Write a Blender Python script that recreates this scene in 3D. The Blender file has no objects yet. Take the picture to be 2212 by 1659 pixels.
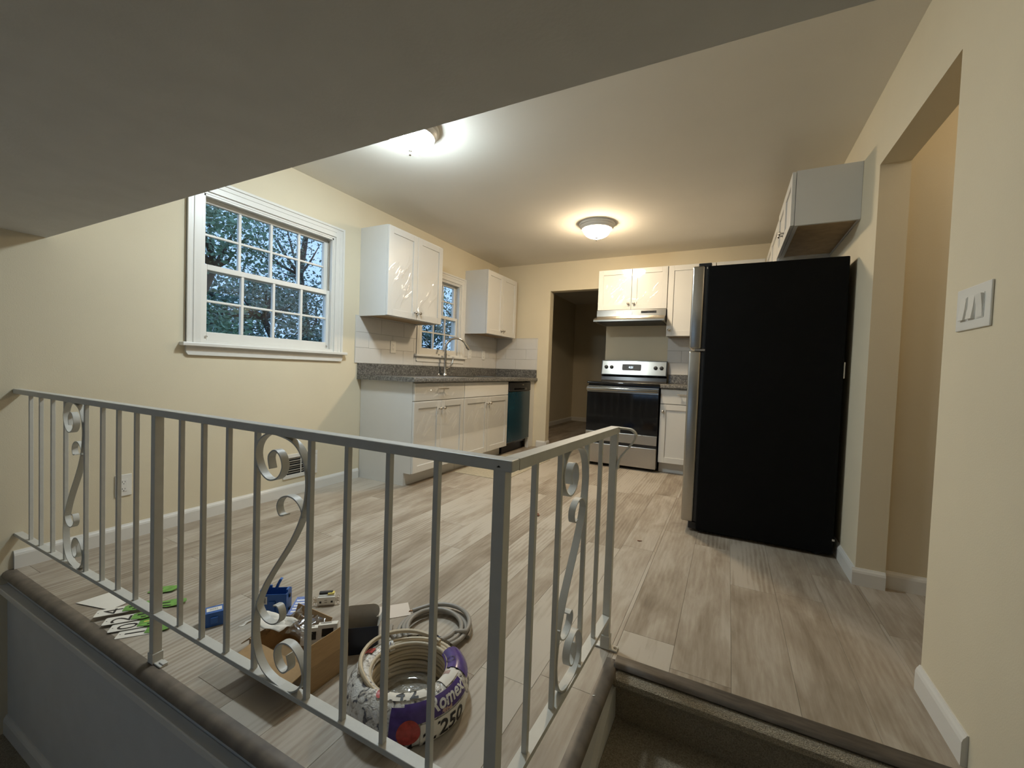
import bpy, bmesh, math, random
from mathutils import Vector, Matrix, noise
R = math.radians
scene = bpy.context.scene
col = scene.collection

# ------------------------------------------------------------------ camera, sky, exposure
cam_d = bpy.data.cameras.new('camera'); cam = bpy.data.objects.new('camera', cam_d); col.objects.link(cam)
CAM = Vector((2.9006, -5.1533, 0.9975)); YAW, PITCH, ROLL, FPX = 0.4725, -0.0315, 0.0358, 913.12
def cam_axes():
    cy, sy = math.cos(YAW), math.sin(YAW)
    f = Vector((-sy*math.cos(PITCH), cy*math.cos(PITCH), math.sin(PITCH)))
    r = Vector((cy, sy, 0)); u = r.cross(f)
    c, s = math.cos(ROLL), math.sin(ROLL)
    return r*c+u*s, u*c-r*s, f
_r, _u, _f = cam_axes()
cam.matrix_world = Matrix(((_r.x, _u.x, -_f.x, CAM.x), (_r.y, _u.y, -_f.y, CAM.y), (_r.z, _u.z, -_f.z, CAM.z), (0, 0, 0, 1)))
cam_d.sensor_fit = 'HORIZONTAL'; cam_d.sensor_width = 36.0; cam_d.lens = FPX/2212*36.0
cam_d.clip_start = 0.02; cam_d.clip_end = 200
scene.camera = cam
world = bpy.data.worlds.new('dusk_sky'); scene.world = world; world.use_nodes = True
bg = world.node_tree.nodes['Background']
bg.inputs[0].default_value = (0.46, 0.69, 1.0, 1); bg.inputs[1].default_value = 1.35
vs = scene.view_settings
vs.view_transform = 'Standard'; vs.look = 'None'; vs.gamma = 1; vs.use_curve_mapping = False
vs.exposure = 0.07
scene.cycles.use_light_tree = False; scene.cycles.max_bounces = 8; scene.cycles.adaptive_threshold = 0.025
COOL_LAMP, COOL_POWER = (0.80, 0.93, 1.0), 195
WARM_LAMP, WARM_POWER = (1.0, 0.80, 0.55), 205

hl_d = bpy.data.lights.new('assumed_hall_lamp', 'POINT'); hl_d.energy = 4.5; hl_d.color = (1.0, 0.84, 0.64); hl_d.shadow_soft_size = 0.12   # assumed lamp, out of view, added to light the pier and hall wall
hl = bpy.data.objects.new('assumed_hall_lamp', hl_d); col.objects.link(hl); hl.location = (4.3, -2.95, 2.22)

# ------------------------------------------------------------------ dimensions (metres; kitchen floor = 0)
W, H = 3.504, 2.418            # right wall, kitchen ceiling
YR, XR = -4.46, 2.545          # railing runs
YE, XE = -4.505, 2.60          # edge of the kitchen platform
YS = -3.695                    # top step edge
YSOF, ZSOF = -4.369, 1.547     # soffit over the stairs
YPIER, YFG, ZHEAD = -2.517, -3.324, 2.053
ZLOW = -0.76
YEND = -6.9

# ------------------------------------------------------------------ helpers
ORG = {}
def empty(name, loc, rz=0.0, parent=None):
    o = bpy.data.objects.new(name, None); col.objects.link(o)
    o.empty_display_size = 0.05; o.location = loc; o.rotation_euler = (0, 0, rz)
    ORG[o.name] = Vector(loc)
    return o
def tag(o, label=None, cat=None, group=None, kind=None):
    if label: o['label'] = label
    if cat: o['category'] = cat
    if group: o['group'] = group
    if kind: o['kind'] = kind
    return o
def thing(name, label, cat, loc, rz=0.0, group=None):
    return tag(empty(name, loc, rz), label, cat, group)
class MB:
    def __init__(s): s.bm = bmesh.new()
    def box(s, x0, x1, y0, y1, z0, z1, bev=0.0, mi=0, seg=2):
        if x0 > x1: x0, x1 = x1, x0
        if y0 > y1: y0, y1 = y1, y0
        if z0 > z1: z0, z1 = z1, z0
        b = s.bm
        v = [b.verts.new((x, y, z)) for z in (z0, z1) for y in (y0, y1) for x in (x0, x1)]
        F = [(0,2,3,1), (4,5,7,6), (0,1,5,4), (1,3,7,5), (3,2,6,7), (2,0,4,6)]
        fs = [b.faces.new([v[i] for i in f]) for f in F]
        for f in fs: f.material_index = mi
        if bev > 0:
            es = list({e for f in fs for e in f.edges})
            g = bmesh.ops.bevel(b, geom=es, offset=min(bev, 0.45*min(x1-x0, y1-y0, z1-z0)), segments=seg, affect='EDGES', profile=0.5)
            for f in g['faces']: f.material_index = mi
        return s
    def prism(s, pts, fn, a0, a1, mi=0):
        """pts: 2-D outline, fn(u, v, a) -> 3-D point; extruded from a0 to a1."""
        b = s.bm
        A = [b.verts.new(fn(u, v, a0)) for u, v in pts]; B = [b.verts.new(fn(u, v, a1)) for u, v in pts]
        n = len(pts)
        fs = [b.faces.new(list(reversed(A))), b.faces.new(B)]
        for i in range(n): fs.append(b.faces.new((A[i], A[(i+1) % n], B[(i+1) % n], B[i])))
        for f in fs: f.material_index = mi
        return s
    def tube(s, path, r, seg=8, closed=False, radii=None, mi=0):
        b = s.bm; P = [Vector(p) for p in path]; n = len(P); rings = []
        up = None
        for i, p in enumerate(P):
            if closed: t = (P[(i+1) % n]-P[i-1])
            else: t = P[min(i+1, n-1)]-P[max(i-1, 0)]
            t.normalize()
            if up is None:
                up = Vector((0, 0, 1)) if abs(t.z) < 0.9 else Vector((1, 0, 0))
            x = up-t*up.dot(t)
            x.normalize(); up = x; y = t.cross(x)
            rr = radii[i] if radii else r
            rings.append([b.verts.new(p+(x*math.cos(2*math.pi*k/seg)+y*math.sin(2*math.pi*k/seg))*rr) for k in range(seg)])
        m = n if closed else n-1
        for i in range(m):
            A, B = rings[i], rings[(i+1) % n]
            for k in range(seg):
                f = b.faces.new((A[k], A[(k+1) % seg], B[(k+1) % seg], B[k])); f.material_index = mi
        if not closed:
            b.faces.new(list(reversed(rings[0]))).material_index = mi; b.faces.new(rings[-1]).material_index = mi
        return s
    def lathe(s, prof, c=(0, 0, 0), seg=32, mi=0, axis='z', cap=False):
        b = s.bm; rings = []
        for r, h in prof:
            ring = []
            for k in range(seg):
                a = 2*math.pi*k/seg; u, v = r*math.cos(a), r*math.sin(a)
                p = {'z': (u, v, h), 'x': (h, u, v), 'y': (v, h, u)}[axis]
                ring.append(b.verts.new((c[0]+p[0], c[1]+p[1], c[2]+p[2])))
            rings.append(ring)
        for A, B in zip(rings, rings[1:]):
            for k in range(seg):
                f = b.faces.new((A[k], A[(k+1) % seg], B[(k+1) % seg], B[k])); f.material_index = mi
        if cap:
            b.faces.new(list(reversed(rings[0]))).material_index = mi; b.faces.new(rings[-1]).material_index = mi
        return s
    def ribbon(s, path, fn, th, w, mi=0):
        """flat bar: 2-D path (u, v), thickness th in that plane, width w across it; fn(u, v, a) -> 3-D"""
        b = s.bm; n = len(path); rings = []
        for i, (u, v) in enumerate(path):
            p0 = path[max(i-1, 0)]; p1 = path[min(i+1, n-1)]
            tx, ty = p1[0]-p0[0], p1[1]-p0[1]; l = math.hypot(tx, ty) or 1; nx, ny = -ty/l, tx/l
            rings.append([b.verts.new(fn(u+nx*th/2*sg, v+ny*th/2*sg, w/2*sw)) for sg, sw in ((1, -1), (1, 1), (-1, 1), (-1, -1))])
        for A, B in zip(rings, rings[1:]):
            for k in range(4): b.faces.new((A[k], A[(k+1) % 4], B[(k+1) % 4], B[k])).material_index = mi
        b.faces.new(list(reversed(rings[0]))).material_index = mi; b.faces.new(rings[-1]).material_index = mi
        return s
    def poly(s, pts, mi=0):
        f = s.bm.faces.new([s.bm.verts.new(p) for p in pts]); f.material_index = mi; return s
    def grid(s, nu, nv, fn, mi=0):
        V = [[s.bm.verts.new(fn(i/nu, j/nv)) for j in range(nv+1)] for i in range(nu+1)]
        for i in range(nu):
            for j in range(nv): s.bm.faces.new((V[i][j], V[i+1][j], V[i+1][j+1], V[i][j+1])).material_index = mi
        return s
    def build(s, name, mats, parent=None, local=False, smooth=False, fix=True):
        if fix: bmesh.ops.recalc_face_normals(s.bm, faces=s.bm.faces)
        me = bpy.data.meshes.new(name)
        if parent is not None and not local:
            o = ORG[parent.name]
            bmesh.ops.translate(s.bm, verts=s.bm.verts, vec=-o)
        if smooth:
            for f in s.bm.faces: f.smooth = True
        s.bm.to_mesh(me); s.bm.free()
        if smooth == 'auto':
            me.set_sharp_from_angle(angle=R(40))
        for m in (mats if isinstance(mats, (list, tuple)) else [mats]): me.materials.append(m)
        ob = bpy.data.objects.new(name, me); col.objects.link(ob)
        if parent is not None:
            ob.parent = parent; ORG[ob.name] = ORG[parent.name]
        else: ORG[ob.name] = Vector((0, 0, 0))
        return ob
def catmull(pts, n=6, closed=False):
    out = []; m = len(pts); D = len(pts[0])
    for i in range(m if closed else m-1):
        p0 = pts[(i-1) % m] if closed or i > 0 else pts[0]
        p1, p2 = pts[i], pts[(i+1) % m]
        p3 = pts[(i+2) % m] if closed or i+2 < m else pts[-1]
        for k in range(n):
            t = k/n
            out.append(tuple(0.5*(2*p1[d]+(p2[d]-p0[d])*t+(2*p0[d]-5*p1[d]+4*p2[d]-p3[d])*t*t+(3*p1[d]-p0[d]-3*p2[d]+p3[d])*t**3) for d in range(D)))
    if not closed: out.append(tuple(pts[-1]))
    return out
def text_mesh(txt, size, shear=0.0, bold=0.0):
    """flat glyph outlines of the built-in font as (verts, faces), lower-left at the origin"""
    cu = bpy.data.curves.new('glyphs', 'FONT'); cu.body = txt; cu.size = size; cu.shear = shear; cu.resolution_u = 3; cu.offset = bold
    ob = bpy.data.objects.new('glyphs', cu); col.objects.link(ob)
    dg = bpy.context.evaluated_depsgraph_get(); me = ob.evaluated_get(dg).to_mesh()
    V = [tuple(v.co) for v in me.vertices]; F = [tuple(p.vertices) for p in me.polygons]
    ob.evaluated_get(dg).to_mesh_clear(); bpy.data.objects.remove(ob); bpy.data.curves.remove(cu)
    return V, F
def text_part(name, txt, size, mat, fn, parent, local=False, shear=0.0, embolden=None):
    V, F = text_mesh(txt, size, shear, embolden or 0.0)
    b = MB(); vs_ = [b.bm.verts.new(fn(x, y)) for x, y, z in V]
    for f in F:
        try: b.bm.faces.new([vs_[i] for i in f])
        except ValueError: pass
    return b.build(name, mat, parent, local, fix=False)

# ------------------------------------------------------------------ materials
MATS = {}
def nodes_of(name):
    m = bpy.data.materials.new(name); m.use_nodes = True; MATS[name] = m
    nt = m.node_tree; return m, nt, nt.nodes['Principled BSDF']
def N(nt, t, **kw):
    n = nt.nodes.new(t)
    for k, v in kw.items():
        if k in n.inputs: n.inputs[k].default_value = v
        else: setattr(n, k, v)
    return n
def coords(nt, scale=(1, 1, 1), world=True):
    src = N(nt, 'ShaderNodeNewGeometry').outputs['Position'] if world else N(nt, 'ShaderNodeTexCoord').outputs['Object']
    mp = N(nt, 'ShaderNodeMapping'); mp.inputs['Scale'].default_value = scale
    nt.links.new(src, mp.inputs['Vector']); return mp.outputs[0]
def ramp(nt, fac, stops):
    r = N(nt, 'ShaderNodeValToRGB'); e = r.color_ramp.elements
    while len(e) < len(stops): e.new(0.5)
    for el, (p, c) in zip(e, stops): el.position = p; el.color = (*c, 1)
    nt.links.new(fac, r.inputs[0]); return r.outputs[0]
def solid(name, c, rough=0.5, metal=0.0, var=0.06, nscale=9.0, bump=0.0, bscale=120.0, coat=0.0, spec=None, world=True, aniso=None):
    m, nt, p = nodes_of(name)
    v = coords(nt, aniso or (1, 1, 1), world)
    n = N(nt, 'ShaderNodeTexNoise', Scale=nscale, Detail=3.0); nt.links.new(v, n.inputs['Vector'])
    lo = tuple(x*(1-var) for x in c); hi = tuple(min(1, x*(1+var)) for x in c)
    nt.links.new(ramp(nt, n.outputs[0], [(0.3, lo), (0.7, hi)]), p.inputs['Base Color'])
    p.inputs['Roughness'].default_value = rough; p.inputs['Metallic'].default_value = metal
    if coat: p.inputs['Coat Weight'].default_value = coat; p.inputs['Coat Roughness'].default_value = 0.06
    if spec is not None: p.inputs['Specular IOR Level'].default_value = spec
    if bump:
        n2 = N(nt, 'ShaderNodeTexNoise', Scale=bscale, Detail=2.0); nt.links.new(v, n2.inputs['Vector'])
        b = N(nt, 'ShaderNodeBump', Strength=bump, Distance=0.01); nt.links.new(n2.outputs[0], b.inputs['Height'])
        nt.links.new(b.outputs[0], p.inputs['Normal'])
    return m
wall_m = solid('beige_wall_paint', (0.70, 0.62, 0.455), 0.75, var=0.02, nscale=3, bump=0.05, bscale=220)
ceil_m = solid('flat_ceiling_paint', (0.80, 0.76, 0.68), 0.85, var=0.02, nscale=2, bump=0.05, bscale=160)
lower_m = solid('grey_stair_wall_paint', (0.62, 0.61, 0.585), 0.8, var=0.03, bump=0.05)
trim_m = solid('white_trim_paint', (0.72, 0.70, 0.65), 0.35, var=0.015)
cab_m = solid('white_cabinet_paint', (0.66, 0.65, 0.615), 0.38, var=0.01)
cab_raw = solid('cabinet_underside_wood', (0.42, 0.30, 0.17), 0.6, var=0.12, nscale=20)
rail_m = solid('white_railing_enamel', (0.60, 0.585, 0.53), 0.45, var=0.03, nscale=30, bump=0.04, bscale=90)
steel = solid('brushed_stainless_steel', (0.46, 0.44, 0.40), 0.28, 1.0, var=0.05, nscale=40, aniso=(1, 1, 30))
steel_h = solid('brushed_stainless_steel_sideways', (0.38, 0.362, 0.325), 0.22, 1.0, var=0.05, nscale=25, aniso=(1, 1, 60))
nickel = solid('satin_nickel', (0.62, 0.58, 0.52), 0.25, 1.0, var=0.03)
chrome = solid('brushed_faucet_nickel', (0.55, 0.53, 0.50), 0.18, 1.0, var=0.03)
black_gloss = solid('black_glass', (0.006, 0.006, 0.007), 0.06, var=0.02)
black_enamel = solid('black_enamel', (0.012, 0.012, 0.013), 0.22, var=0.05)
black_fridge = solid('black_textured_fridge_side', (0.004, 0.004, 0.004), 0.6, var=0.08, bump=0.06, bscale=400, spec=0.12)
black_plastic = solid('black_plastic', (0.015, 0.015, 0.016), 0.4)
dark_m = solid('dark_void', (0.02, 0.02, 0.02), 0.9)
plastic_w = solid('white_plastic', (0.78, 0.76, 0.70), 0.35, var=0.015)
plastic_b = solid('blue_plastic', (0.03, 0.12, 0.40), 0.35, var=0.08, nscale=30)
teal_film = solid('blue_protective_film', (0.010, 0.042, 0.062), 0.22, var=0.15, nscale=4, bump=0.03, bscale=20)
kraft = solid('brown_cardboard', (0.42, 0.27, 0.13), 0.85, var=0.08, nscale=30, aniso=(1, 1, 8))
kraft_d = solid('grey_cardboard_inside', (0.52, 0.46, 0.37), 0.85, var=0.06, nscale=25)
paper_w = solid('white_paper', (0.78, 0.74, 0.66), 0.8, var=0.03)
navy = solid('navy_printed_carton', (0.006, 0.009, 0.022), 0.3, var=0.2, nscale=6)
blue_print = solid('blue_printed_carton', (0.16, 0.23, 0.52), 0.5, var=0.35, nscale=90, aniso=(1, 1, 1))
green_m = solid('green_printed_header', (0.14, 0.34, 0.06), 0.3, var=0.35, nscale=35)
ink = solid('black_ink', (0.012, 0.011, 0.011), 0.5)
purple = solid('purple_print', (0.085, 0.05, 0.22), 0.22, var=0.2, nscale=50)
red_print = solid('red_print', (0.45, 0.06, 0.05), 0.3, var=0.25, nscale=80)
pink_print = solid('pink_grey_print', (0.50, 0.34, 0.30), 0.3, var=0.2, nscale=80)
white_ink = solid('white_ink', (0.85, 0.84, 0.84), 0.35)
cable_m = solid('ivory_cable_jacket', (0.56, 0.47, 0.33), 0.4, var=0.05)
cable_g = solid('grey_cable_jacket', (0.30, 0.275, 0.24), 0.4, var=0.06)
copper = solid('copper_wire', (0.55, 0.27, 0.12), 0.3, 1.0)
brass_y = solid('yellow_label', (0.75, 0.62, 0.15), 0.5)
rubber = solid('brown_leaf', (0.16, 0.06, 0.03), 0.7, var=0.3, nscale=60)
carpet = solid('taupe_carpet', (0.40, 0.345, 0.26), 1.0, var=0.35, nscale=260, bump=0.9, bscale=380, spec=0.1)
nose_m = solid('dark_vinyl_stair_nosing', (0.075, 0.060, 0.047), 0.45, var=0.35, nscale=14, aniso=(1, 6, 6))
mat_m = solid('tan_floor_mat', (0.44, 0.385, 0.28), 0.95, var=0.12, nscale=40, bump=0.4, bscale=300)
bark = solid('tree_bark', (0.05, 0.045, 0.04), 0.9, var=0.3, nscale=12)
grass_m = solid('lawn_ground', (0.06, 0.09, 0.04), 0.95, var=0.3, nscale=8)
siding = solid('outside_siding', (0.5, 0.5, 0.5), 0.8)
tile_m = solid('glossy_white_tile', (0.66, 0.64, 0.60), 0.16, var=0.012)
grout = solid('tile_grout', (0.55, 0.53, 0.48), 0.9)
sheer_white = solid('bare_drywall_back', (0.60, 0.56, 0.48), 0.9)
def emit(name, c, s):
    m, nt, p = nodes_of(name)
    p.inputs['Base Color'].default_value = (0.9, 0.9, 0.9, 1); p.inputs['Roughness'].default_value = 0.3
    p.inputs['Emission Color'].default_value = (*c, 1); p.inputs['Emission Strength'].default_value = s
    return m
display_m = emit('clock_display', (0.45, 0.75, 1.0), 2.5)
def clear(name, tint, gloss, rough=0.02, bump=0.0, bscale=30, base=0.0):
    """thin see-through sheet: transparent plus a fresnel gloss"""
    m, nt, p = nodes_of(name); nt.nodes.remove(p)
    out = nt.nodes['Material Output']
    tr = N(nt, 'ShaderNodeBsdfTransparent'); tr.inputs[0].default_value = (*tint, 1)
    gl = N(nt, 'ShaderNodeBsdfGlossy', Roughness=rough); gl.inputs[0].default_value = (1, 1, 1, 1)
    fr = N(nt, 'ShaderNodeLayerWeight', Blend=0.5)
    pw_ = N(nt, 'ShaderNodeMath', operation='POWER'); pw_.inputs[1].default_value = 4.0; nt.links.new(fr.outputs['Facing'], pw_.inputs[0])
    mul = N(nt, 'ShaderNodeMath', operation='MULTIPLY_ADD'); mul.inputs[1].default_value = gloss; mul.inputs[2].default_value = 0.035+base
    mul.use_clamp = True
    mx = N(nt, 'ShaderNodeMixShader')
    nt.links.new(pw_.outputs[0], mul.inputs[0]); nt.links.new(mul.outputs[0], mx.inputs[0])
    nt.links.new(tr.outputs[0], mx.inputs[1]); nt.links.new(gl.outputs[0], mx.inputs[2]); nt.links.new(mx.outputs[0], out.inputs[0])
    if bump:
        n2 = N(nt, 'ShaderNodeTexNoise', Scale=bscale, Detail=2.0); nt.links.new(coords(nt), n2.inputs['Vector'])
        b = N(nt, 'ShaderNodeBump', Strength=bump, Distance=0.02); nt.links.new(n2.outputs[0], b.inputs['Height'])
        nt.links.new(b.outputs[0], gl.inputs['Normal']); nt.links.new(b.outputs[0], fr.inputs['Normal'])
    return m
glass_m = clear('window_glass', (0.90, 0.94, 0.98), 1.0)
film_m = clear('clear_protective_film', (0.985, 0.985, 0.985), 1.0, 0.05, base=0.035)
bag_m = clear('clear_plastic_bag', (0.86, 0.86, 0.86), 1.0, 0.16, 0.25, 40, base=0.06)
# vinyl planks: tone from the object's own colour, grain stretched along the plank
def plank_material():
    m, nt, p = nodes_of('vinyl_plank')
    oi = N(nt, 'ShaderNodeObjectInfo')
    sep = N(nt, 'ShaderNodeSeparateColor'); nt.links.new(oi.outputs['Color'], sep.inputs[0])
    pos = N(nt, 'ShaderNodeNewGeometry').outputs['Position']
    off = N(nt, 'ShaderNodeVectorMath', operation='SCALE'); off.inputs[0].default_value = (17.0, 31.0, 9.0)
    nt.links.new(sep.outputs[1], off.inputs['Scale'])
    add = N(nt, 'ShaderNodeVectorMath', operation='ADD'); nt.links.new(pos, add.inputs[0]); nt.links.new(off.outputs[0], add.inputs[1])
    def mapped(sc):
        mp = N(nt, 'ShaderNodeMapping'); mp.inputs['Scale'].default_value = sc; nt.links.new(add.outputs[0], mp.inputs['Vector']); return mp.outputs[0]
    big = N(nt, 'ShaderNodeTexNoise', Scale=1.0, Detail=4.0, Roughness=0.55, Distortion=0.6); nt.links.new(mapped((9.0, 2.2, 1)), big.inputs['Vector'])
    fine = N(nt, 'ShaderNodeTexNoise', Scale=1.0, Detail=5.0, Roughness=0.65, Distortion=0.3); nt.links.new(mapped((75, 6.0, 1)), fine.inputs['Vector'])
    wav = N(nt, 'ShaderNodeTexWave', Scale=1.0, Distortion=7.0, Detail=2.0); wav.wave_type = 'BANDS'; wav.bands_direction = 'X'
    wav.inputs['Detail Scale'].default_value = 0.6
    nt.links.new(mapped((14.0, 1.6, 1)), wav.inputs['Vector'])
    a = N(nt, 'ShaderNodeMath', operation='MULTIPLY_ADD'); nt.links.new(fine.outputs[0], a.inputs[0]); a.inputs[1].default_value = 0.45; nt.links.new(big.outputs[0], a.inputs[2])
    b = N(nt, 'ShaderNodeMath', operation='MULTIPLY_ADD'); nt.links.new(wav.outputs[0], b.inputs[0])
    wt = N(nt, 'ShaderNodeMath', operation='MULTIPLY'); nt.links.new(sep.outputs[2], wt.inputs[0]); wt.inputs[1].default_value = 0.20; nt.links.new(wt.outputs[0], b.inputs[1]); nt.links.new(a.outputs[0], b.inputs[2])
    t = N(nt, 'ShaderNodeMath', operation='MULTIPLY_ADD'); nt.links.new(sep.outputs[0], t.inputs[0]); t.inputs[1].default_value = 0.30; nt.links.new(b.outputs[0], t.inputs[2])
    sh = N(nt, 'ShaderNodeMath', operation='SUBTRACT'); nt.links.new(t.outputs[0], sh.inputs[0]); sh.inputs[1].default_value = 0.07
    c = ramp(nt, sh.outputs[0], [(0.34, (0.13, 0.097, 0.067)), (0.58, (0.245, 0.197, 0.145)), (0.80, (0.355, 0.298, 0.232)), (1.0, (0.46, 0.41, 0.34))])
    nt.links.new(c, p.inputs['Base Color'])
    p.inputs['Roughness'].default_value = 0.48; p.inputs['Specular IOR Level'].default_value = 0.35
    bp = N(nt, 'ShaderNodeBump', Strength=0.12, Distance=0.003); nt.links.new(b.outputs[0], bp.inputs['Height']); nt.links.new(bp.outputs[0], p.inputs['Normal'])
    return m
plank_m = plank_material()
def granite_material():
    m, nt, p = nodes_of('speckled_grey_countertop')
    v = coords(nt)
    vo = N(nt, 'ShaderNodeTexNoise', Scale=70.0, Detail=5.0, Roughness=0.75); nt.links.new(v, vo.inputs['Vector'])
    c = ramp(nt, vo.outputs[0], [(0.32, (0.035, 0.034, 0.032)), (0.48, (0.12, 0.115, 0.105)), (0.60, (0.22, 0.21, 0.19)), (0.72, (0.40, 0.38, 0.35))])
    nt.links.new(c, p.inputs['Base Color']); p.inputs['Roughness'].default_value = 0.22
    return m
granite = granite_material()
def wrapper_material():
    m, nt, p = nodes_of('printed_plastic_wrap')
    v = coords(nt)
    n = N(nt, 'ShaderNodeTexNoise', Scale=38.0, Detail=3.0, Distortion=1.5); nt.links.new(v, n.inputs['Vector'])
    c = ramp(nt, n.outputs[0], [(0.36, (0.10, 0.10, 0.12)), (0.43, (0.50, 0.46, 0.40)), (0.5, (0.74, 0.71, 0.66)), (0.66, (0.80, 0.78, 0.74))])
    nt.links.new(c, p.inputs['Base Color']); p.inputs['Roughness'].default_value = 0.16
    n2 = N(nt, 'ShaderNodeTexNoise', Scale=55.0, Detail=2.0, Distortion=2.0); nt.links.new(v, n2.inputs['Vector'])
    b = N(nt, 'ShaderNodeBump', Strength=0.55, Distance=0.006); nt.links.new(n2.outputs[0], b.inputs['Height']); nt.links.new(b.outputs[0], p.inputs['Normal'])
    return m
wrap_m = wrapper_material()
def leaf_material(name, c):
    m, nt, p = nodes_of(name)
    n = N(nt, 'ShaderNodeTexNoise', Scale=2.2, Detail=3.0); nt.links.new(coords(nt), n.inputs['Vector'])
    nt.links.new(ramp(nt, n.outputs[0], [(0.3, tuple(x*0.55 for x in c)), (0.7, tuple(x*1.5 for x in c))]), p.inputs['Base Color'])
    p.inputs['Roughness'].default_value = 0.5
    return m
leaf_a = leaf_material('dark_green_leaves', (0.13, 0.20, 0.16)); leaf_b = leaf_material('mid_green_leaves', (0.16, 0.28, 0.18))

# ------------------------------------------------------------------ structure: walls, ceilings, stairs
def wall(name, axis, t0, t1, a0, a1, z0, z1, holes, mat):
    """a wall of thickness t0..t1 across `axis`, running a0..a1, with rectangular holes (a, a, z, z)"""
    A = sorted({a0, a1, *[h for q in holes for h in q[:2]]}); Z = sorted({z0, z1, *[h for q in holes for h in q[2:]]})
    b = MB()
    for i in range(len(A)-1):
        zs = None
        for j in range(len(Z)-1):
            am, zm = (A[i]+A[i+1])/2, (Z[j]+Z[j+1])/2
            solid_ = not any(q[0] < am < q[1] and q[2] < zm < q[3] for q in holes)
            if solid_ and zs is None: zs = Z[j]
            if zs is not None and (not solid_ or j == len(Z)-2):
                ze = Z[j+1] if solid_ else Z[j]
                if axis == 'x': b.box(t0, t1, A[i], A[i+1], zs, ze)
                else: b.box(A[i], A[i+1], t0, t1, zs, ze)
                zs = None
    return tag(b.build(name, mat), kind='structure')
W1 = (-3.715, -2.725, 1.10, 2.035)      # window openings in the left wall
W2 = (-1.63, -0.90, 1.135, 2.0)
DOOR = (0.785, 1.54)
wall('wall_left', 'x', -0.12, 0, YEND, 3.42, ZLOW-0.05, 2.55, [W1, W2], wall_m)
wall('wall_right', 'x', W, W+0.116, YEND, 3.42, ZLOW-0.05, 2.55, [(YFG, YPIER, -0.05, ZHEAD)], wall_m)
wall('wall_back', 'y', 0, 0.115, 0, W, -0.05, 2.55, [(DOOR[0], DOOR[1], -0.05, 2.05)], wall_m)
wall('wall_far_room', 'y', 3.30, 3.42, 0, W, -0.05, 2.55, [], wall_m)
wall('wall_hall', 'y', -2.478, -2.36, W+0.116, 5.1, -0.05, 2.55, [], wall_m)
wall('wall_hall_front', 'y', -3.52, -3.40, W+0.116, 5.1, -0.05, 2.55, [], wall_m)
wall('wall_hall_end', 'x', 5.1, 5.2, -3.52, -2.36, -0.05, 2.55, [], wall_m)
wall('wall_front', 'y', YEND-0.12, YEND, -0.12, W+0.116, ZLOW-0.05, 2.55, [(0.7, 1.9, 0.40, 1.30)], lower_m)  # opening cut for the assumed window behind the camera
tag(MB().box(-0.12, 5.2, YSOF, 3.42, H, H+0.14).build('ceiling', ceil_m), kind='structure')
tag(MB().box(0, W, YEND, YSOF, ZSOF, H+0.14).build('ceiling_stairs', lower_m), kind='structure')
# platform face and stair side, lower floor
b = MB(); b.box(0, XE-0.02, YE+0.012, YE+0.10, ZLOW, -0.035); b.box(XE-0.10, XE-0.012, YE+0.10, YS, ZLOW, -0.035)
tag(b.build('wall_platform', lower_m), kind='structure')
tag(MB().box(0, XE-0.02, YE-0.020, YE+0.012, -0.086, -0.060, 0.003).build('trim_1', trim_m), kind='structure')
tag(MB().box(-0.12, W+0.116, YEND, YS, ZLOW-0.05, ZLOW).build('floor_lower', carpet), kind='structure')
# carpeted steps
def step(ynose, ztop, depth):
    prof = [(0, ztop), (-depth+0.02, ztop), (-depth-0.012, ztop-0.004), (-depth-0.025, ztop-0.018), (-depth-0.012, ztop-0.034), (-depth, ztop-0.038), (-depth, ZLOW), (0, ZLOW)]
    return MB().prism(prof, lambda u, v, a: (a, ynose+u, v), XE+0.005, W-0.002)
tag(step(YS+0.03, -0.19, 0.29).build('stair_step', carpet, smooth='auto'), 'upper carpeted stair tread just below the kitchen floor edge', 'stair step', kind='structure')
tag(step(YS-0.23, -0.38, 0.29).build('stair_step', carpet, smooth='auto'), 'middle carpeted stair tread below the upper tread', 'stair step', kind='structure')
tag(step(YS-0.49, -0.57, 0.29).build('stair_step', carpet, smooth='auto'), 'lowest carpeted stair tread near the lower floor', 'stair step', kind='structure')
# carpet wrapped round the top riser, with a brown vinyl nosing over it
prof = [(0.03, -0.012), (-0.012, -0.012), (-0.034, -0.015), (-0.050, -0.026), (-0.052, -0.042), (-0.040, -0.058), (-0.010, -0.066), (0.004, -0.19), (0.03, -0.19)]
tag(MB().prism(prof, lambda u, v, a: (a, YS+u, v), XE+0.003, W-0.001).build('riser_carpet', carpet, smooth='auto'), 'taupe carpet roll wrapped over the top stair riser', 'carpet', kind='structure')
prof = [(0.035, 0.004), (0.0, 0.005), (-0.016, 0.002), (-0.022, -0.005), (-0.018, -0.012), (0.035, -0.010)]
tag(MB().prism(prof, lambda u, v, a: (a, YS+u, v), XE-0.005, W-0.001).build('trim_2', nose_m, smooth='auto'), kind='structure')
# nosing along the platform edge (both sides)
def nosing(pts_fn, a0, a1, name):
    prof = [(0.024, 0.0006), (0.010, 0.0012), (-0.004, 0.0), (-0.014, -0.006), (-0.020, -0.018), (-0.014, -0.030), (-0.002, -0.034), (0.024, -0.034)]
    tag(MB().prism(prof, pts_fn, a0, a1).build(name, plank_nose, smooth='auto'), kind='structure')
plank_nose = solid('vinyl_nosing', (0.15, 0.122, 0.094), 0.45, var=0.3, nscale=10, aniso=(2, 2, 1))
nosing(lambda u, v, a: (a, YE+0.012+u, v), 0.0, XE-0.012, 'trim_3')
nosing(lambda u, v, a: (XE-0.012-u, a, v), YE-0.008, YS+0.01, 'trim_4')
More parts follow.
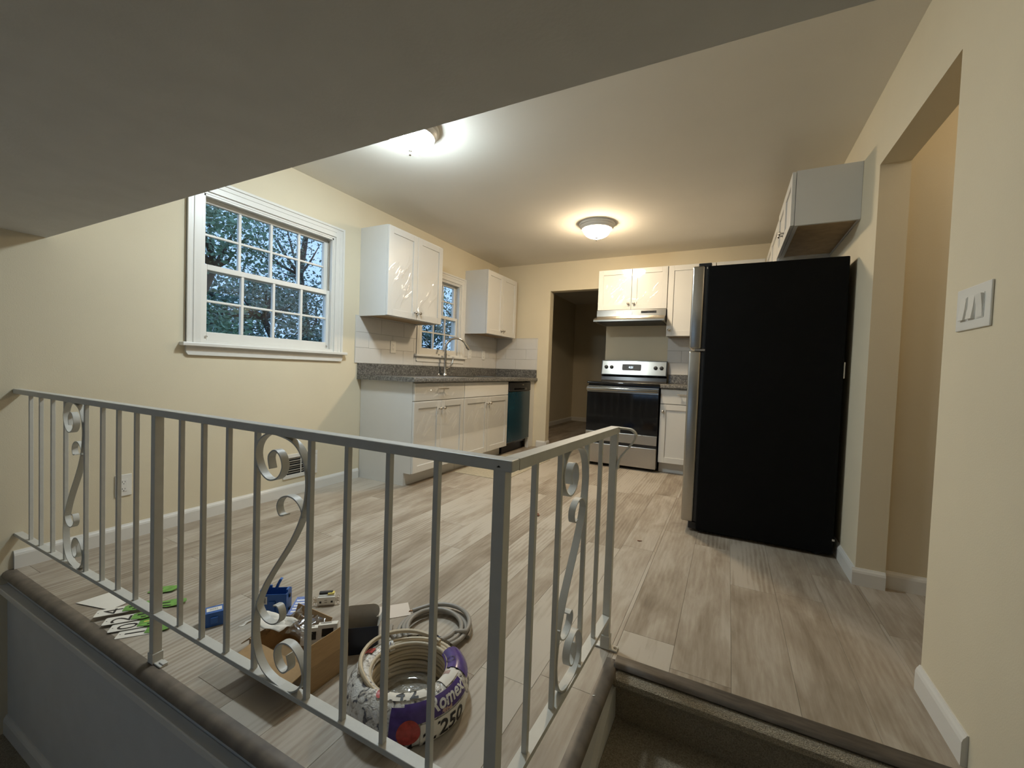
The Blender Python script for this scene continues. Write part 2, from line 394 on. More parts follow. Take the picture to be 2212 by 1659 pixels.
# pale skirt board beside the steps
sk = [(YS+0.03, -0.06), (YS-0.02, -0.06), (YS-0.30, -0.19), (YS-0.62, -0.42), (YE, -0.56), (YE, -0.76), (YS+0.03, -0.76)]
tag(MB().prism(sk, lambda u, v, a: (a, u, v), XE-0.012, XE+0.004).build('trim_5', trim_m), kind='structure')

# ------------------------------------------------------------------ floor planks
random.seed(11)
fl = tag(MB().box(0, XE-0.03, YE+0.02, 0, -0.05, -0.0075).box(XE-0.03, W, YS+0.01, 0, -0.05, -0.0075)
         .box(W, 5.1, -3.40, -2.478, -0.05, -0.0075).box(DOOR[0], DOOR[1], 0, 0.115, -0.05, -0.0075).box(0, W, 0.115, 3.3, -0.05, -0.0075).build('floor', dark_m), kind='structure')
PW, PL = 0.187, 1.22
def plank(x0, x1, y0, y1):
    if x1-x0 < 0.01 or y1-y0 < 0.01: return
    g = 0.0003
    o = MB().box(x0+g, x1-g, y0+g, y1-g, -0.0075, 0.0, 0.0007, seg=1).build('plank', plank_m, fl)
    o.color = (random.random(), random.random(), random.random(), 1)
k0 = math.floor((0-3.142)/PW)
for k in range(k0, 12):
    x0 = 3.142+k*PW; x1 = x0+PW
    spans = []
    def clip(a, b_, ylo, yhi): spans.append((max(x0, a), min(x1, b_), ylo, yhi))
    if x0 < W: clip(0, min(XE-0.035, W), YE+0.02, YS+0.012)
    if x0 < W: clip(0, W, YS+0.012, 0)
    off = random.uniform(0, PL)
    if x1 > 0 and x0 < W:
        # kitchen column: one run, cut to the platform edge or the stair edge
        xa, xb = max(x0, 0), min(x1, W)
        parts_ = [(xa, xb)]
        if xa < XE-0.035 < xb: parts_ = [(xa, XE-0.035), (XE-0.035, xb)]
        for (pa, pb) in parts_:
            ylo = YE+0.02 if (pa+pb)/2 < XE-0.035 else YS+0.012
            y = -6.2+off
            while y < 0:
                plank(pa, pb, max(y, ylo), min(y+PL, 0.0)) if min(y+PL, 0) > max(y, ylo) else None
                y += PL
        # room behind the doorway
        da, db = max(x0, DOOR[0]), min(x1, DOOR[1])
        if db > da: plank(da, db, 0, 0.115)
        y = 0.115-random.uniform(0.1, 1)
        while y < 3.3:
            plank(xa, xb, max(y, 0.115), min(y+PL, 3.3)); y += PL
    if x1 > W:
        xa, xb = max(x0, W), min(x1, 5.1)
        if xb > xa:
            cut = -2.9+random.uniform(-0.2, 0.2); plank(xa, xb, -3.40 if xb > W+0.116 else YFG, cut); plank(xa, xb, cut, -2.478 if xb > W+0.116 else YPIER)

# ------------------------------------------------------------------ baseboards
BBP = [(0, 0), (0.014, 0), (0.014, 0.062), (0.011, 0.072), (0.007, 0.078), (0.004, 0.084), (0, 0.084)]
def base_board(name, segs):
    b = MB()
    for ax, c, sg, a0, a1 in segs:
        if ax == 'x': b.prism(BBP, lambda u, v, a: (c+sg*u, a, v), a0, a1)
        else: b.prism(BBP, lambda u, v, a: (a, c+sg*u, v), a0, a1)
    return tag(b.build(name, trim_m), kind='structure')
tag(MB().prism(BBP, lambda u, v, a: (a, YE+0.012-u, ZLOW+v), 0.0, XE-0.02).build('baseboard_platform', trim_m), kind='structure')
base_board('baseboard_left', [('x', 0, 1, YE+0.03, -2.44)])
base_board('baseboard_right', [('x', W, -1, YPIER, -2.0), ('y', YPIER, -1, W-0.014, W+0.116)])
base_board('baseboard_right_front', [('x', W, -1, YS+0.06, YFG)])
base_board('baseboard_hall', [('y', -2.478, -1, W+0.116, 5.1)])
base_board('baseboard_back', [('y', 0, -1, 0.66, DOOR[0]), ('x', DOOR[0], 1, 0, 0.115)])
base_board('baseboard_far_room', [('x', 0, 1, 0.115, 3.3), ('y', 3.3, -1, 0, W)])

# ------------------------------------------------------------------ windows (left wall)
def window(name, hole, cols, cw):
    y0, y1, z0, z1 = hole
    w = tag(empty(name, (0, (y0+y1)/2, z0)), kind='structure')
    # casing: two steps of moulding on three sides
    def casing(ya, yb, za, zb):
        MB().box(0, 0.014, ya, yb, za, zb, 0.002).build('casing', trim_m, w)
    b = MB(); b.box(0, 0.012, y0-cw, y0+0.004, z0, z1+cw, 0.002); b.box(0, 0.020, y0-cw, y0-cw+0.018, z0, z1+cw, 0.003); b.box(0, 0.016, y0-cw*0.55, y0-cw*0.4, z0, z1, 0.003); b.build('casing', trim_m, w)
    b = MB(); b.box(0, 0.012, y1-0.004, y1+cw, z0, z1+cw, 0.002); b.box(0, 0.020, y1+cw-0.018, y1+cw, z0, z1+cw, 0.003); b.box(0, 0.016, y1+cw*0.4, y1+cw*0.55, z0, z1, 0.003); b.build('casing', trim_m, w)
    b = MB(); b.box(0, 0.012, y0, y1, z1-0.004, z1+cw, 0.002); b.box(0, 0.020, y0-cw+0.018, y1+cw-0.018, z1+cw-0.018, z1+cw, 0.003); b.box(0, 0.016, y0, y1, z1+cw*0.4, z1+cw*0.55, 0.003); b.build('casing', trim_m, w)
    # jamb lining
    b = MB(); t = 0.018
    b.box(-0.12, 0.0, y0, y0+t, z0, z1); b.box(-0.12, 0.0, y1-t, y1, z0, z1); b.box(-0.12, 0.0, y0+t, y1-t, z1-t, z1); b.box(-0.14, 0.0, y0+t, y1-t, z0-0.01, z0+t)
    b.box(-0.026, -0.004, y0+t, y0+t+0.010, z0+t, z1-t); b.box(-0.026, -0.004, y1-t-0.010, y1-t, z0+t, z1-t); b.box(-0.026, -0.004, y0+t, y1-t, z1-t-0.012, z1-t)
    b.build('jamb', trim_m, w)
    MB().box(-0.058, 0.045, y0-cw-0.03, y1+cw+0.03, z0-0.022, z0, 0.004).build('window_sill', trim_m, w)
    ap = [(y0-cw, z0-0.022), (y1+cw, z0-0.022), (y1+cw, z0-0.060), (y1+cw-0.012, z0-0.076), (y0-cw+0.012, z0-0.076), (y0-cw, z0-0.060)]
    MB().prism(ap, lambda u, v, a: (a, u, v), 0, 0.016).build('apron', trim_m, w)
    ya, yb = y0+t+0.002, y1-t-0.002; zm = (z0+z1)/2+0.005
    for nm, x0, x1, za, zb, rb, rt in (('lower_sash', -0.062, -0.030, z0+t, zm+0.022, 0.055, 0.034), ('upper_sash', -0.100, -0.068, zm-0.016, z1-t, 0.034, 0.034)):
        st = 0.034
        b = MB(); b.box(x0, x1, ya, ya+st, za, zb, 0.002); b.box(x0, x1, yb-st, yb, za, zb, 0.002)
        b.box(x0, x1, ya+st, yb-st, za, za+rb, 0.002); b.box(x0, x1, ya+st, yb-st, zb-rt, zb, 0.002)
        s = b.build(nm, trim_m, w)
        gy0, gy1, gz0, gz1 = ya+st, yb-st, za+rb, zb-rt; mw = 0.019
        xm = (x0+x1)/2
        for i in range(1, cols):
            yy = gy0+(gy1-gy0)*i/cols; MB().box(xm-0.012, x1-0.003, yy-mw/2, yy+mw/2, gz0, gz1, 0.004).build('muntin', trim_m, s)
        zz = (gz0+gz1)/2; MB().box(xm-0.010, x1-0.005, gy0, gy1, zz-mw*0.4, zz+mw*0.4, 0.004).build('muntin', trim_m, s)
        for i in range(cols):
            for j in range(2):
                a0, a1 = gy0+(gy1-gy0)*i/cols, gy0+(gy1-gy0)*(i+1)/cols; c0, c1 = gz0+(gz1-gz0)*j/2, gz0+(gz1-gz0)*(j+1)/2
                MB().box(xm-0.003, xm, a0+0.004, a1-0.004, c0+0.004, c1-0.004).build('pane', glass_m, s)
    if name == 'window_1':
        for yy in (ya+0.03, yb-0.03):
            MB().lathe([(0.0, 0.012), (0.006, 0.010), (0.007, 0.0)], (-0.030, yy, z0+t+0.025), 10, axis='x').build('sash_screw', nickel, w, smooth=True)
    MB().box(-0.060, -0.050, yb-0.004, yb+0.004, zm+0.03, z1-t-0.02).build('sash_track', nickel, w)
    return w
window('window_1', W1, 4, 0.078)
window('window_2', W2, 3, 0.075)
# assumed window in the stair hall behind the camera, added for dusk light
y = YEND
w3 = tag(empty('assumed_window_3', (1.3, YEND, 0.35)), kind='structure')
b = MB(); b.box(0.7, 1.9, y-0.09, y-0.05, 0.40, 0.45); b.box(0.7, 1.9, y-0.09, y-0.05, 1.25, 1.30); b.box(0.7, 0.75, y-0.09, y-0.05, 0.45, 1.25); b.box(1.85, 1.9, y-0.09, y-0.05, 0.45, 1.25); b.box(1.28, 1.32, y-0.09, y-0.05, 0.45, 1.25)
b.build('window_frame', trim_m, w3)
for a0, a1 in ((0.75, 1.28), (1.32, 1.85)): MB().box(a0, a1, y-0.072, y-0.068, 0.45, 1.25).build('pane', glass_m, w3)
# ------------------------------------------------------------------ cabinets
def K(b, T):
    for v in b.bm.verts: v.co = Vector(T(*v.co))
    return b
T_LEFT = lambda a, d, z: (d, a, z)             # along the left wall, depth d out of it
T_BACK = lambda a, d, z: (a, -d, z)
T_RIGHT = lambda a, d, z: (W-d, a, z)
def shaker_door(root, T, a0, a1, d, z0, z1, knob=None, fr=0.057, name='door'):
    b = MB(); t = 0.019
    b.box(a0, a0+fr, d, d+t, z0, z1, 0.0015); b.box(a1-fr, a1, d, d+t, z0, z1, 0.0015)
    b.box(a0+fr, a1-fr, d, d+t, z0, z0+fr, 0.0015); b.box(a0+fr, a1-fr, d, d+t, z1-fr, z1, 0.0015)
    dr = K(b, T).build(name, cab_m, root)
    K(MB().box(a0+fr-0.002, a1-fr+0.002, d, d+0.010, z0+fr-0.002, z1-fr+0.002), T).build('panel', cab_m, dr)
    if knob: add_knob(dr, T, knob[0], d+t, knob[1])
    return dr
def add_knob(parent, T, a, d, z):
    b = MB().lathe([(0.0, 0.0), (0.0065, 0.0), (0.005, 0.012), (0.0125, 0.018), (0.0145, 0.023), (0.012, 0.028), (0.0, 0.0295)], (0, 0, 0), 14, axis='y')
    for v in b.bm.verts: v.co = v.co+Vector((a, d, z))
    return tag(K(b, T).build('knob', nickel, parent, smooth=True), 'satin nickel knob')
def drawer_front(root, T, a0, a1, d, z0, z1, pull=None):
    fr = 0.0; b = MB(); b.box(a0, a1, d, d+0.019, z0, z1, 0.0025)
    dr = K(b, T).build('drawer_front', cab_m, root)
    if pull:
        pa, pz, w = pull; b = MB()
        b.tube([(pa-w/2, d+0.019+0.03, pz), (pa+w/2, d+0.019+0.03, pz)], 0.0055, 10)
        b.tube([(pa-w/2+0.02, d+0.015, pz), (pa-w/2+0.02, d+0.049, pz)], 0.0045, 8); b.tube([(pa+w/2-0.02, d+0.015, pz), (pa+w/2-0.02, d+0.049, pz)], 0.0045, 8)
        tag(K(b, T).build('bar_pull', nickel, dr, smooth='auto'), 'satin nickel bar pull')
    return dr
def film(parent, T, a0, a1, d, z0, z1, seed, gather, streaks=7, amp=0.0085, nu=90, nv=110):
    """clear film clinging to a door: tent at the knob, folds radiating from it and slanting tension creases"""
    rnd = random.Random(seed); cr = []
    for k in range(streaks):            # slanting creases across the sheet
        cr.append((a0+(a1-a0)*rnd.uniform(0.15, 0.75), z0+(z1-z0)*rnd.uniform(0.22, 0.62), R(rnd.uniform(42, 66)), (z1-z0)*rnd.uniform(0.10, 0.22), rnd.uniform(0.004, 0.007), rnd.uniform(0.6, 1.2)*amp))
    for k in range(5):                  # folds running away from the knob
        th = rnd.uniform(0, 6.28); L = rnd.uniform(0.03, 0.07)
        cr.append((gather[0]+math.cos(th)*(L+0.015), gather[1]+math.sin(th)*(L+0.015), th, L, 0.005, amp))
    def f(u, v):
        a = a0+(a1-a0)*u; z = z0+(z1-z0)*v; h = 0.0
        for ca, cz, th, L, w, am in cr:
            p = (a-ca)*math.cos(th)+(z-cz)*math.sin(th); q = -(a-ca)*math.sin(th)+(z-cz)*math.cos(th)+0.006*math.sin(p*30)
            if abs(p) < L and abs(q) < 4*w: h += am*math.exp(-(q/w)**2)*(1-(p/L)**2)
        r = math.hypot(a-gather[0], z-gather[1])
        n = noise.noise(Vector((a*7+seed, z*7, 0)))
        edge = min(1, 12*u, 12*(1-u), 12*v, 12*(1-v))
        return T(a, d+0.0012+h*edge+0.0012*max(0, n)+0.014*math.exp(-(r/0.04)**2), z)
    return tag(MB().grid(nu, nv, f).build('protective_film', film_m, parent, smooth=True), 'wrinkled clear protective film')
def upper_cabinet(label, T, a0, a1, z0, z1, depth=0.305, ndoors=2, knobs='low', loc=None, films=()):
    am = (a0+a1)/2
    root = thing('wall_cabinet', label, 'cabinet', T(am, depth/2, z0))
    b = MB(); t = 0.016
    b.box(a0, a1, 0.001, depth, z1-t, z1); b.box(a0, a1, 0.001, 0.008, z0, z1-t)
    b.box(a0, a0+t, 0.008, depth, z0, z1-t); b.box(a1-t, a1, 0.008, depth, z0, z1-t)
    b.box(a0+t, a0+0.04, depth-0.019, depth, z0, z1-t); b.box(a1-0.04, a1-t, depth-0.019, depth, z0, z1-t)
    b.box(a0+0.04, a1-0.04, depth-0.019, depth, z0, z0+0.035)
    K(b, T).build('carcass', cab_m, root)
    tag(K(MB().box(a0+t, a1-t, 0.008, depth-0.019, z0+0.010, z0+0.022), T).build('bottom_panel', cab_raw, root), 'unfinished wood underside')
    g = 0.004
    for i in range(ndoors):
        d0 = a0+(a1-a0)*i/ndoors+g/2; d1 = a0+(a1-a0)*(i+1)/ndoors-g/2
        if ndoors == 2: ka = d1-0.028 if i == 0 else d0+0.028
        else: ka = (d0+0.028) if knobs != 'lowr' else d1-0.028
        dr = shaker_door(root, T, d0, d1, depth+0.002, z0+0.003, z1-0.003, (ka, z0+0.065))
        if i in films: film(dr, T, d0+0.006, d1-0.003, depth+0.021, z0+0.008, z1-0.01, 3+i, (ka, z0+0.065), 14 if i == 0 else 4)
    return root
ZUB, ZUT = 1.428, 2.187
upper_cabinet('white two-door wall cabinet wrapped in shiny film between the two windows', T_LEFT, -2.465, -1.715, ZUB, ZUT, films=(0, 1))
upper_cabinet('white two-door wall cabinet right of the sink window in the corner', T_LEFT, -0.825, -0.065, ZUB, ZUT)
upper_cabinet('short white two-door wall cabinet directly above the range hood', T_BACK, 1.512, 2.272, 1.728, ZUT, films=(0, 1))
upper_cabinet('tall narrow white wall cabinet between range hood and refrigerator', T_BACK, 2.276, 2.736, ZUB, ZUT, ndoors=1)
upper_cabinet('white corner wall cabinet mostly hidden behind the refrigerator', T_BACK, 2.740, 3.170, ZUB, ZUT, ndoors=1)
upper_cabinet('white wall cabinet on the right wall beyond the refrigerator', T_RIGHT, -1.44, -0.33, ZUB, ZUT+0.0)
upper_cabinet('short white two-door wall cabinet mounted above the black refrigerator', T_RIGHT, -2.215, -1.455, 1.895, ZUT+0.022)

def base_cabinet(label, T, a0, a1, drawers, doors, pulls, films=(), end_panel=False, depth=0.59):
    root = thing('base_cabinet', label, 'cabinet', T((a0+a1)/2, depth/2, 0))
    b = MB(); t = 0.016
    b.box(a0, a0+t, 0.004, depth, 0.108, 0.874); b.box(a1-t, a1, 0.004, depth, 0.108, 0.874)
    b.box(a0+t, a1-t, 0.004, depth, 0.108, 0.124); b.box(a0+t, a1-t, 0.004, 0.014, 0.124, 0.874)
    b.box(a0+t, a1-t, depth-0.019, depth, 0.69, 0.73); b.box(a0+t, a1-t, depth-0.019, depth, 0.84, 0.874)
    b.box(a0, a0+t, 0.004, depth-0.075, 0, 0.108); b.box(a1-t, a1, 0.004, depth-0.075, 0, 0.108)
    K(b, T).build('carcass', cab_m, root)
    K(MB().box(a0+t, a1-t, depth-0.085, depth-0.075, 0, 0.108), T).build('toe_kick', cab_m, root)
    g = 0.004; z0, zd, z1 = 0.112, 0.712, 0.866
    for i in range(drawers):
        d0 = a0+(a1-a0)*i/drawers+g/2; d1 = a0+(a1-a0)*(i+1)/drawers-g/2
        df = drawer_front(root, T, d0, d1, depth+0.002, zd+g, z1, ((d0+d1)/2, 0.815, 0.13) if pulls[i] else None)
        if 'd%d' % i in films: film(df, T, d0+0.01, d1-0.01, depth+0.021, zd+0.008, z1-0.004, 8+i, ((d0+d1)/2, 0.80), 6)
    for i in range(doors):
        d0 = a0+(a1-a0)*i/doors+g/2; d1 = a0+(a1-a0)*(i+1)/doors-g/2
        ka = (d1-0.028 if i == 0 else d0+0.028) if doors == 2 else d0+0.028
        dr = shaker_door(root, T, d0, d1, depth+0.002, z0, zd-g/2, (ka, zd-0.075))
        if i in films: film(dr, T, d0+0.004, d1-0.004, depth+0.021, z0+0.25, zd-0.01, 5+i, (ka, zd-0.075), 5)
    return root
base_cabinet('white base cabinet with one drawer and bar pull nearest the railing', T_LEFT, -2.428, -1.688, 1, 2, [True], films=(0, 1, 'd0'), end_panel=True)
base_cabinet('white sink base cabinet with plain false drawer front beside dishwasher', T_LEFT, -1.684, -0.762, 1, 2, [False], films=(0, 1))
base_cabinet('narrow white base cabinet with drawer between range and refrigerator', T_BACK, 2.290, 2.746, 1, 1, [True])
base_cabinet('white corner base cabinet hidden behind the refrigerator', T_BACK, 2.750, 3.44, 1, 2, [True])

# ------------------------------------------------------------------ counters, sink, faucet
ct = thing('countertop', 'speckled dark grey countertop with sink along the window wall', 'countertop', (0.32, -1.2, 0.876))
SX0, SX1, SY0, SY1 = 0.165, 0.545, -1.60, -0.84
ya, yb = -2.475, -0.002
b = MB()
b.box(0.002, 0.628, ya, SY0, 0.876, 0.914); b.box(0.002, 0.628, SY1, yb, 0.876, 0.914); b.box(0.002, SX0, SY0, SY1, 0.876, 0.914); b.box(SX1, 0.628, SY0, SY1, 0.876, 0.914)
prof = [(0.628, 0.914), (0.640, 0.912), (0.646, 0.904), (0.646, 0.880), (0.640, 0.873), (0.628, 0.873)]
b.prism(prof, lambda u, v, a: (u, a, v), ya, yb)
b.build('slab', granite, ct, smooth='auto')
b = MB(); b.box(0.002, 0.021, ya, yb, 0.914, 1.016, 0.003); b.build('back_lip', granite, ct)
MB().box(0.021, 0.632, -0.021, -0.002, 0.914, 1.016, 0.003).build('side_lip', granite, ct)
c2 = thing('countertop', 'short dark grey countertop right of the range', 'countertop', (2.9, -0.3, 0.876))
b = MB(); b.box(2.288, W-0.002, -0.628, -0.002, 0.876, 0.914)
b.prism(prof, lambda u, v, a: (a, -u, v), 2.288, W-0.002); b.build('slab', granite, c2, smooth='auto')
MB().box(2.288, W-0.002, -0.021, -0.002, 0.914, 1.016, 0.003).build('back_lip', granite, c2)
sk = thing('sink', 'stainless drop-in sink set in the dark counter below the small window', 'sink', (0.355, -1.22, 0.915))
b = MB(); r = 0.018
b.box(SX0-r, SX1+r, SY0-r, SY0, 0.914, 0.918, 0.0015); b.box(SX0-r, SX1+r, SY1, SY1+r, 0.914, 0.918, 0.0015); b.box(SX0-r, SX0, SY0, SY1, 0.914, 0.918, 0.0015); b.box(SX1, SX1+r, SY0, SY1, 0.914, 0.918, 0.0015)
b.build('rim', steel, sk)
b = MB(); b.box(SX0, SX0+0.002, SY0, SY1, 0.74, 0.914); b.box(SX1-0.002, SX1, SY0, SY1, 0.74, 0.914); b.box(SX0, SX1, SY0, SY0+0.002, 0.74, 0.914); b.box(SX0, SX1, SY1-0.002, SY1, 0.74, 0.914); b.box(SX0, SX1, SY0, SY1, 0.737, 0.74)
b.build('basin', steel, sk)
fy, fx = -1.30, 0.085
fa = thing('faucet', 'brushed nickel gooseneck faucet standing behind the sink', 'faucet', (fx, fy, 0.914))
MB().lathe([(0.0, 0.914), (0.030, 0.914), (0.030, 0.920), (0.026, 0.928), (0.019, 0.95), (0.016, 1.02), (0.016, 1.16), (0.0, 1.16)], (fx, fy, 0), 20).build('body', chrome, fa, smooth='auto')
dirx, diry = 0.60, 0.80
path = [(0, 1.14)]+[(0.125-0.125*math.cos(a*math.pi/12), 1.215+0.125*math.sin(a*math.pi/12)) for a in range(0, 11)]
P3 = [(fx+u*dirx, fy+u*diry, z) for u, z in path]
MB().tube(P3, 0.0125, 14).build('neck', chrome, fa, smooth='auto')
e = Vector(P3[-1]); dd = (Vector(P3[-1])-Vector(P3[-2])).normalized()
MB().tube([e-dd*0.01, e+dd*0.02, e+dd*0.07], 0.016, 14, radii=[0.0135, 0.017, 0.0175]).build('spray_head', chrome, fa, smooth='auto')
MB().tube([e+dd*0.035-Vector((dirx, diry, 0))*0.014, e+dd*0.058-Vector((dirx, diry, 0))*0.019], 0.006, 8).build('spray_button', black_plastic, fa, smooth='auto')
MB().tube([(fx+0.01, fy+0.012, 0.985), (fx+0.03, fy+0.045, 1.01), (fx+0.045, fy+0.075, 1.06), (fx+0.05, fy+0.085, 1.11)], 0.006, 10, radii=[0.012, 0.009, 0.007, 0.0055]).build('lever_handle', chrome, fa, smooth='auto')
hc = MB().lathe([(0.0, 0.914), (0.022, 0.914), (0.022, 0.917), (0.014, 0.924), (0.010, 0.935), (0.0, 0.937)], (0.085, -1.415, 0), 16).build('hole_cover', chrome, smooth='auto')
tag(hc, 'small round nickel sink cap left of the faucet base', 'sink cap')

# ------------------------------------------------------------------ backsplash tiles
def tiles(root, T, a0, a1, z0, z1, holes, tw=0.305, th=0.1365, off0=0.0):
    zs = []; z = z0
    j = 0
    while z < z1-0.005:
        ze = min(z+th, z1); a = a0-(tw/2 if j % 2 else 0.0)
        while a < a1-0.005:
            p0, p1 = max(a, a0), min(a+tw, a1)
            rects = [(p0, p1, z, ze)]
            for h in holes:
                nr = []
                for r_ in rects:
                    q0, q1, s0, s1 = r_
                    if h[1] <= q0 or h[0] >= q1 or h[3] <= s0 or h[2] >= s1: nr.append(r_); continue
                    if h[0] > q0+0.004: nr.append((q0, h[0], s0, s1))
                    if h[1] < q1-0.004: nr.append((h[1], q1, s0, s1))
                    m0, m1 = max(q0, h[0]), min(q1, h[1])
                    if h[2] > s0+0.004: nr.append((m0, m1, s0, h[2]))
                    if h[3] < s1-0.004: nr.append((m0, m1, h[3], s1))
                rects = nr
            for q0, q1, s0, s1 in rects:
                if q1-q0 > 0.006 and s1-s0 > 0.006:
                    K(MB().box(q0+0.0007, q1-0.0007, 0.0015, 0.0085, s0+0.0007, s1-0.0007, 0.0012, seg=1), T).build('tile', tile_m, root)
            a += tw
        z = ze; j += 1
bs = thing('backsplash', 'white tile backsplash running around the sink corner', 'backsplash', (0, -1.25, 1.017))
K(MB().box(-2.505, -1.705, 0.0002, 0.0016, 1.017, 1.435), T_LEFT).build('grout_bed', grout, bs)
tiles(bs, T_LEFT, -2.505, -0.009, 1.017, 1.4265, [(W2[0]-0.076, W2[1]+0.076, W2[2]-0.078, 2.2), (W2[0]-0.107, W2[1]+0.107, W2[2]-0.023, W2[2]+0.001)])
K(MB().box(0.0085, 0.632, 0.0002, 0.0016, 1.017, 1.44), T_BACK).build('grout_bed', grout, bs)
tiles(bs, T_BACK, 0.009, 0.632, 1.017, 1.4265, [])
b2 = thing('backsplash', 'white tile backsplash beside the range under the narrow cabinet', 'backsplash', (2.9, 0, 1.017))
K(MB().box(2.262, W, 0.0002, 0.0016, 1.017, 1.427), T_BACK).build('grout_bed', grout, b2)
tiles(b2, T_BACK, 2.262, W-0.001, 1.017, 1.4265, [])

# ------------------------------------------------------------------ dishwasher
dw = thing('dishwasher', 'dishwasher with blue film on its door and black control strip', 'dishwasher', (0.3, -0.44, 0))
y0, y1 = -0.752, -0.150
MB().box(0.03, 0.565, y0+0.005, y1-0.005, 0.10, 0.868).build('tub', black_enamel, dw)
dr = MB().box(0.565, 0.612, y0+0.004, y1-0.004, 0.135, 0.745, 0.006).build('door', steel, dw)
tag(MB().box(0.612, 0.6135, y0+0.006, y1-0.006, 0.14, 0.742).box(0.58, 0.6135, y0+0.0025, y0+0.004, 0.14, 0.742).build('door_film', teal_film, dr), 'blue protective film')
cp = MB().box(0.565, 0.622, y0+0.004, y1-0.004, 0.748, 0.862, 0.012).build('control_panel', black_plastic, dw)
MB().box(0.600, 0.6235, y0+0.12, y1-0.12, 0.762, 0.79, 0.004).build('pocket_handle', black_gloss, cp)
text_part('badge_lettering', 'TURBO', 0.014, nickel, lambda u, v: (0.6228, y0+0.42+u, 0.815+v), cp) if False else None
MB().box(0.6215, 0.6225, y0+0.34, y0+0.385, 0.822, 0.832).build('badge', nickel, cp)
MB().box(0.03, 0.53, y0+0.02, y1-0.02, 0.0, 0.10).build('toe_plate', black_plastic, dw)
MB().box(0.56, 0.60, y0-0.006, y0+0.004, 0.16, 0.19).box(0.57, 0.59, y0-0.004, y0+0.004, 0.19, 0.22).build('door_bracket', nickel, dw)
fs = MB().box(0.56, 0.605, -0.148, -0.002, 0.0, 0.872, 0.002).build('filler_panel', cab_m)
tag(fs, 'narrow white filler panel between dishwasher and back wall', 'filler panel')

# ------------------------------------------------------------------ range
rx0, rx1, ryf, ryb = 1.522, 2.280, -0.64, -0.03
rg = thing('range', 'stainless electric range with black glass oven door', 'stove', ((rx0+rx1)/2, -0.33, 0))
MB().box(rx0+0.002, rx1-0.002, ryf+0.045, ryb, 0.03, 0.895, 0.003).build('body', black_enamel, rg)
for xx in (rx0+0.05, rx1-0.05):
    for yy in (-0.52, -0.1): MB().lathe([(0.0, 0.0), (0.018, 0.0), (0.014, 0.03), (0.0, 0.03)], (xx, yy, 0), 12).build('foot', black_plastic, rg)
ck = MB().box(rx0-0.002, rx1+0.002, ryf-0.012, ryb-0.06, 0.885, 0.914, 0.010).build('cooktop', black_gloss, rg, smooth='auto')
ring_m = solid('burner_ring_print', (0.10, 0.10, 0.10), 0.2)
for bx, by, br in ((1.71, -0.47, 0.105), (2.09, -0.47, 0.085), (1.71, -0.20, 0.08), (2.09, -0.20, 0.10)):
    MB().lathe([(br-0.003, 0.9142), (br, 0.9144), (br+0.003, 0.9142)], (bx, by, 0), 40).build('burner_ring', ring_m, ck)
# oven door: black glass with steel bands and bar handle
od = MB().box(rx0+0.004, rx1-0.004, ryf, ryf+0.045, 0.275, 0.872, 0.004).build('oven_door', black_enamel, rg)
MB().box(rx0+0.006, rx1-0.006, ryf-0.003, ryf, 0.378, 0.800, 0.002).build('door_glass', black_gloss, od)
MB().box(rx0+0.004, rx1-0.004, ryf-0.006, ryf, 0.802, 0.868, 0.002).build('top_band', steel_h, od)
MB().box(rx0+0.004, rx1-0.004, ryf-0.005, ryf, 0.278, 0.376, 0.002).build('bottom_band', steel, od)
hp = [(rx0+0.02, ryf, 0.835), (rx0+0.025, ryf-0.045, 0.835), (rx0+0.06, ryf-0.055, 0.835), (rx1-0.06, ryf-0.055, 0.835), (rx1-0.025, ryf-0.045, 0.835), (rx1-0.02, ryf, 0.835)]
MB().box(rx0+0.006, rx1-0.006, ryf-0.05, ryf-0.03, 0.818, 0.856, 0.008).box(rx0+0.006, rx0+0.03, ryf-0.035, ryf-0.004, 0.822, 0.852, 0.003).box(rx1-0.03, rx1-0.006, ryf-0.035, ryf-0.004, 0.822, 0.852, 0.003).build('oven_handle', steel_h, od, smooth='auto')
sd = MB().box(rx0+0.004, rx1-0.004, ryf-0.003, ryf+0.045, 0.035, 0.245, 0.003).build('storage_drawer', steel, rg)
MB().box(rx0+0.004, rx1-0.004, ryf+0.012, ryf+0.045, 0.245, 0.275).build('drawer_gap', black_enamel, rg)
# back guard
bgz0, bgz1 = 0.995, 1.160
bgp = [(-0.10, 0.912), (-0.088, 0.93), (-0.080, 0.97), (-0.092, 0.99), (-0.105, 0.995), (-0.075, 1.165), (-0.03, 1.165), (-0.03, 0.895), (-0.10, 0.895)]
bk = MB().prism(bgp, lambda u, v, a: (a, u, v), rx0+0.004, rx1-0.004).build('back_guard', black_enamel, rg)
def slope(u, v, o=0.0):   # u along x, v 0..1 up the console face
    return (u, -0.105+0.030*v-o*0.985, 0.995+0.170*v+o*0.17)
b = MB(); A = [(rx0+0.014, 0.03), (rx1-0.014, 0.03), (rx1-0.014, 0.95), (rx0+0.014, 0.95)]
b.prism(A, lambda u, v, a: slope(u, v, a), 0.0005, 0.003); b.build('console_face', steel_h, bk)
def rrect(x0, x1, v0, v1, rx, rv, n=4):
    out = []
    for cx, cv, st in ((x1-rx, v1-rv, 0), (x0+rx, v1-rv, 90), (x0+rx, v0+rv, 180), (x1-rx, v0+rv, 270)):
        for i in range(n+1): a = R(st+90*i/n); out.append((cx+rx*math.cos(a), cv+rv*math.sin(a)))
    return out
mid = (rx0+rx1)/2-0.018
b = MB(); b.prism(rrect(mid-0.118, mid+0.118, 0.26, 0.80, 0.016, 0.09), lambda u, v, a: slope(u, v, a), 0.003, 0.0055); b.build('display_bezel', nickel, bk)
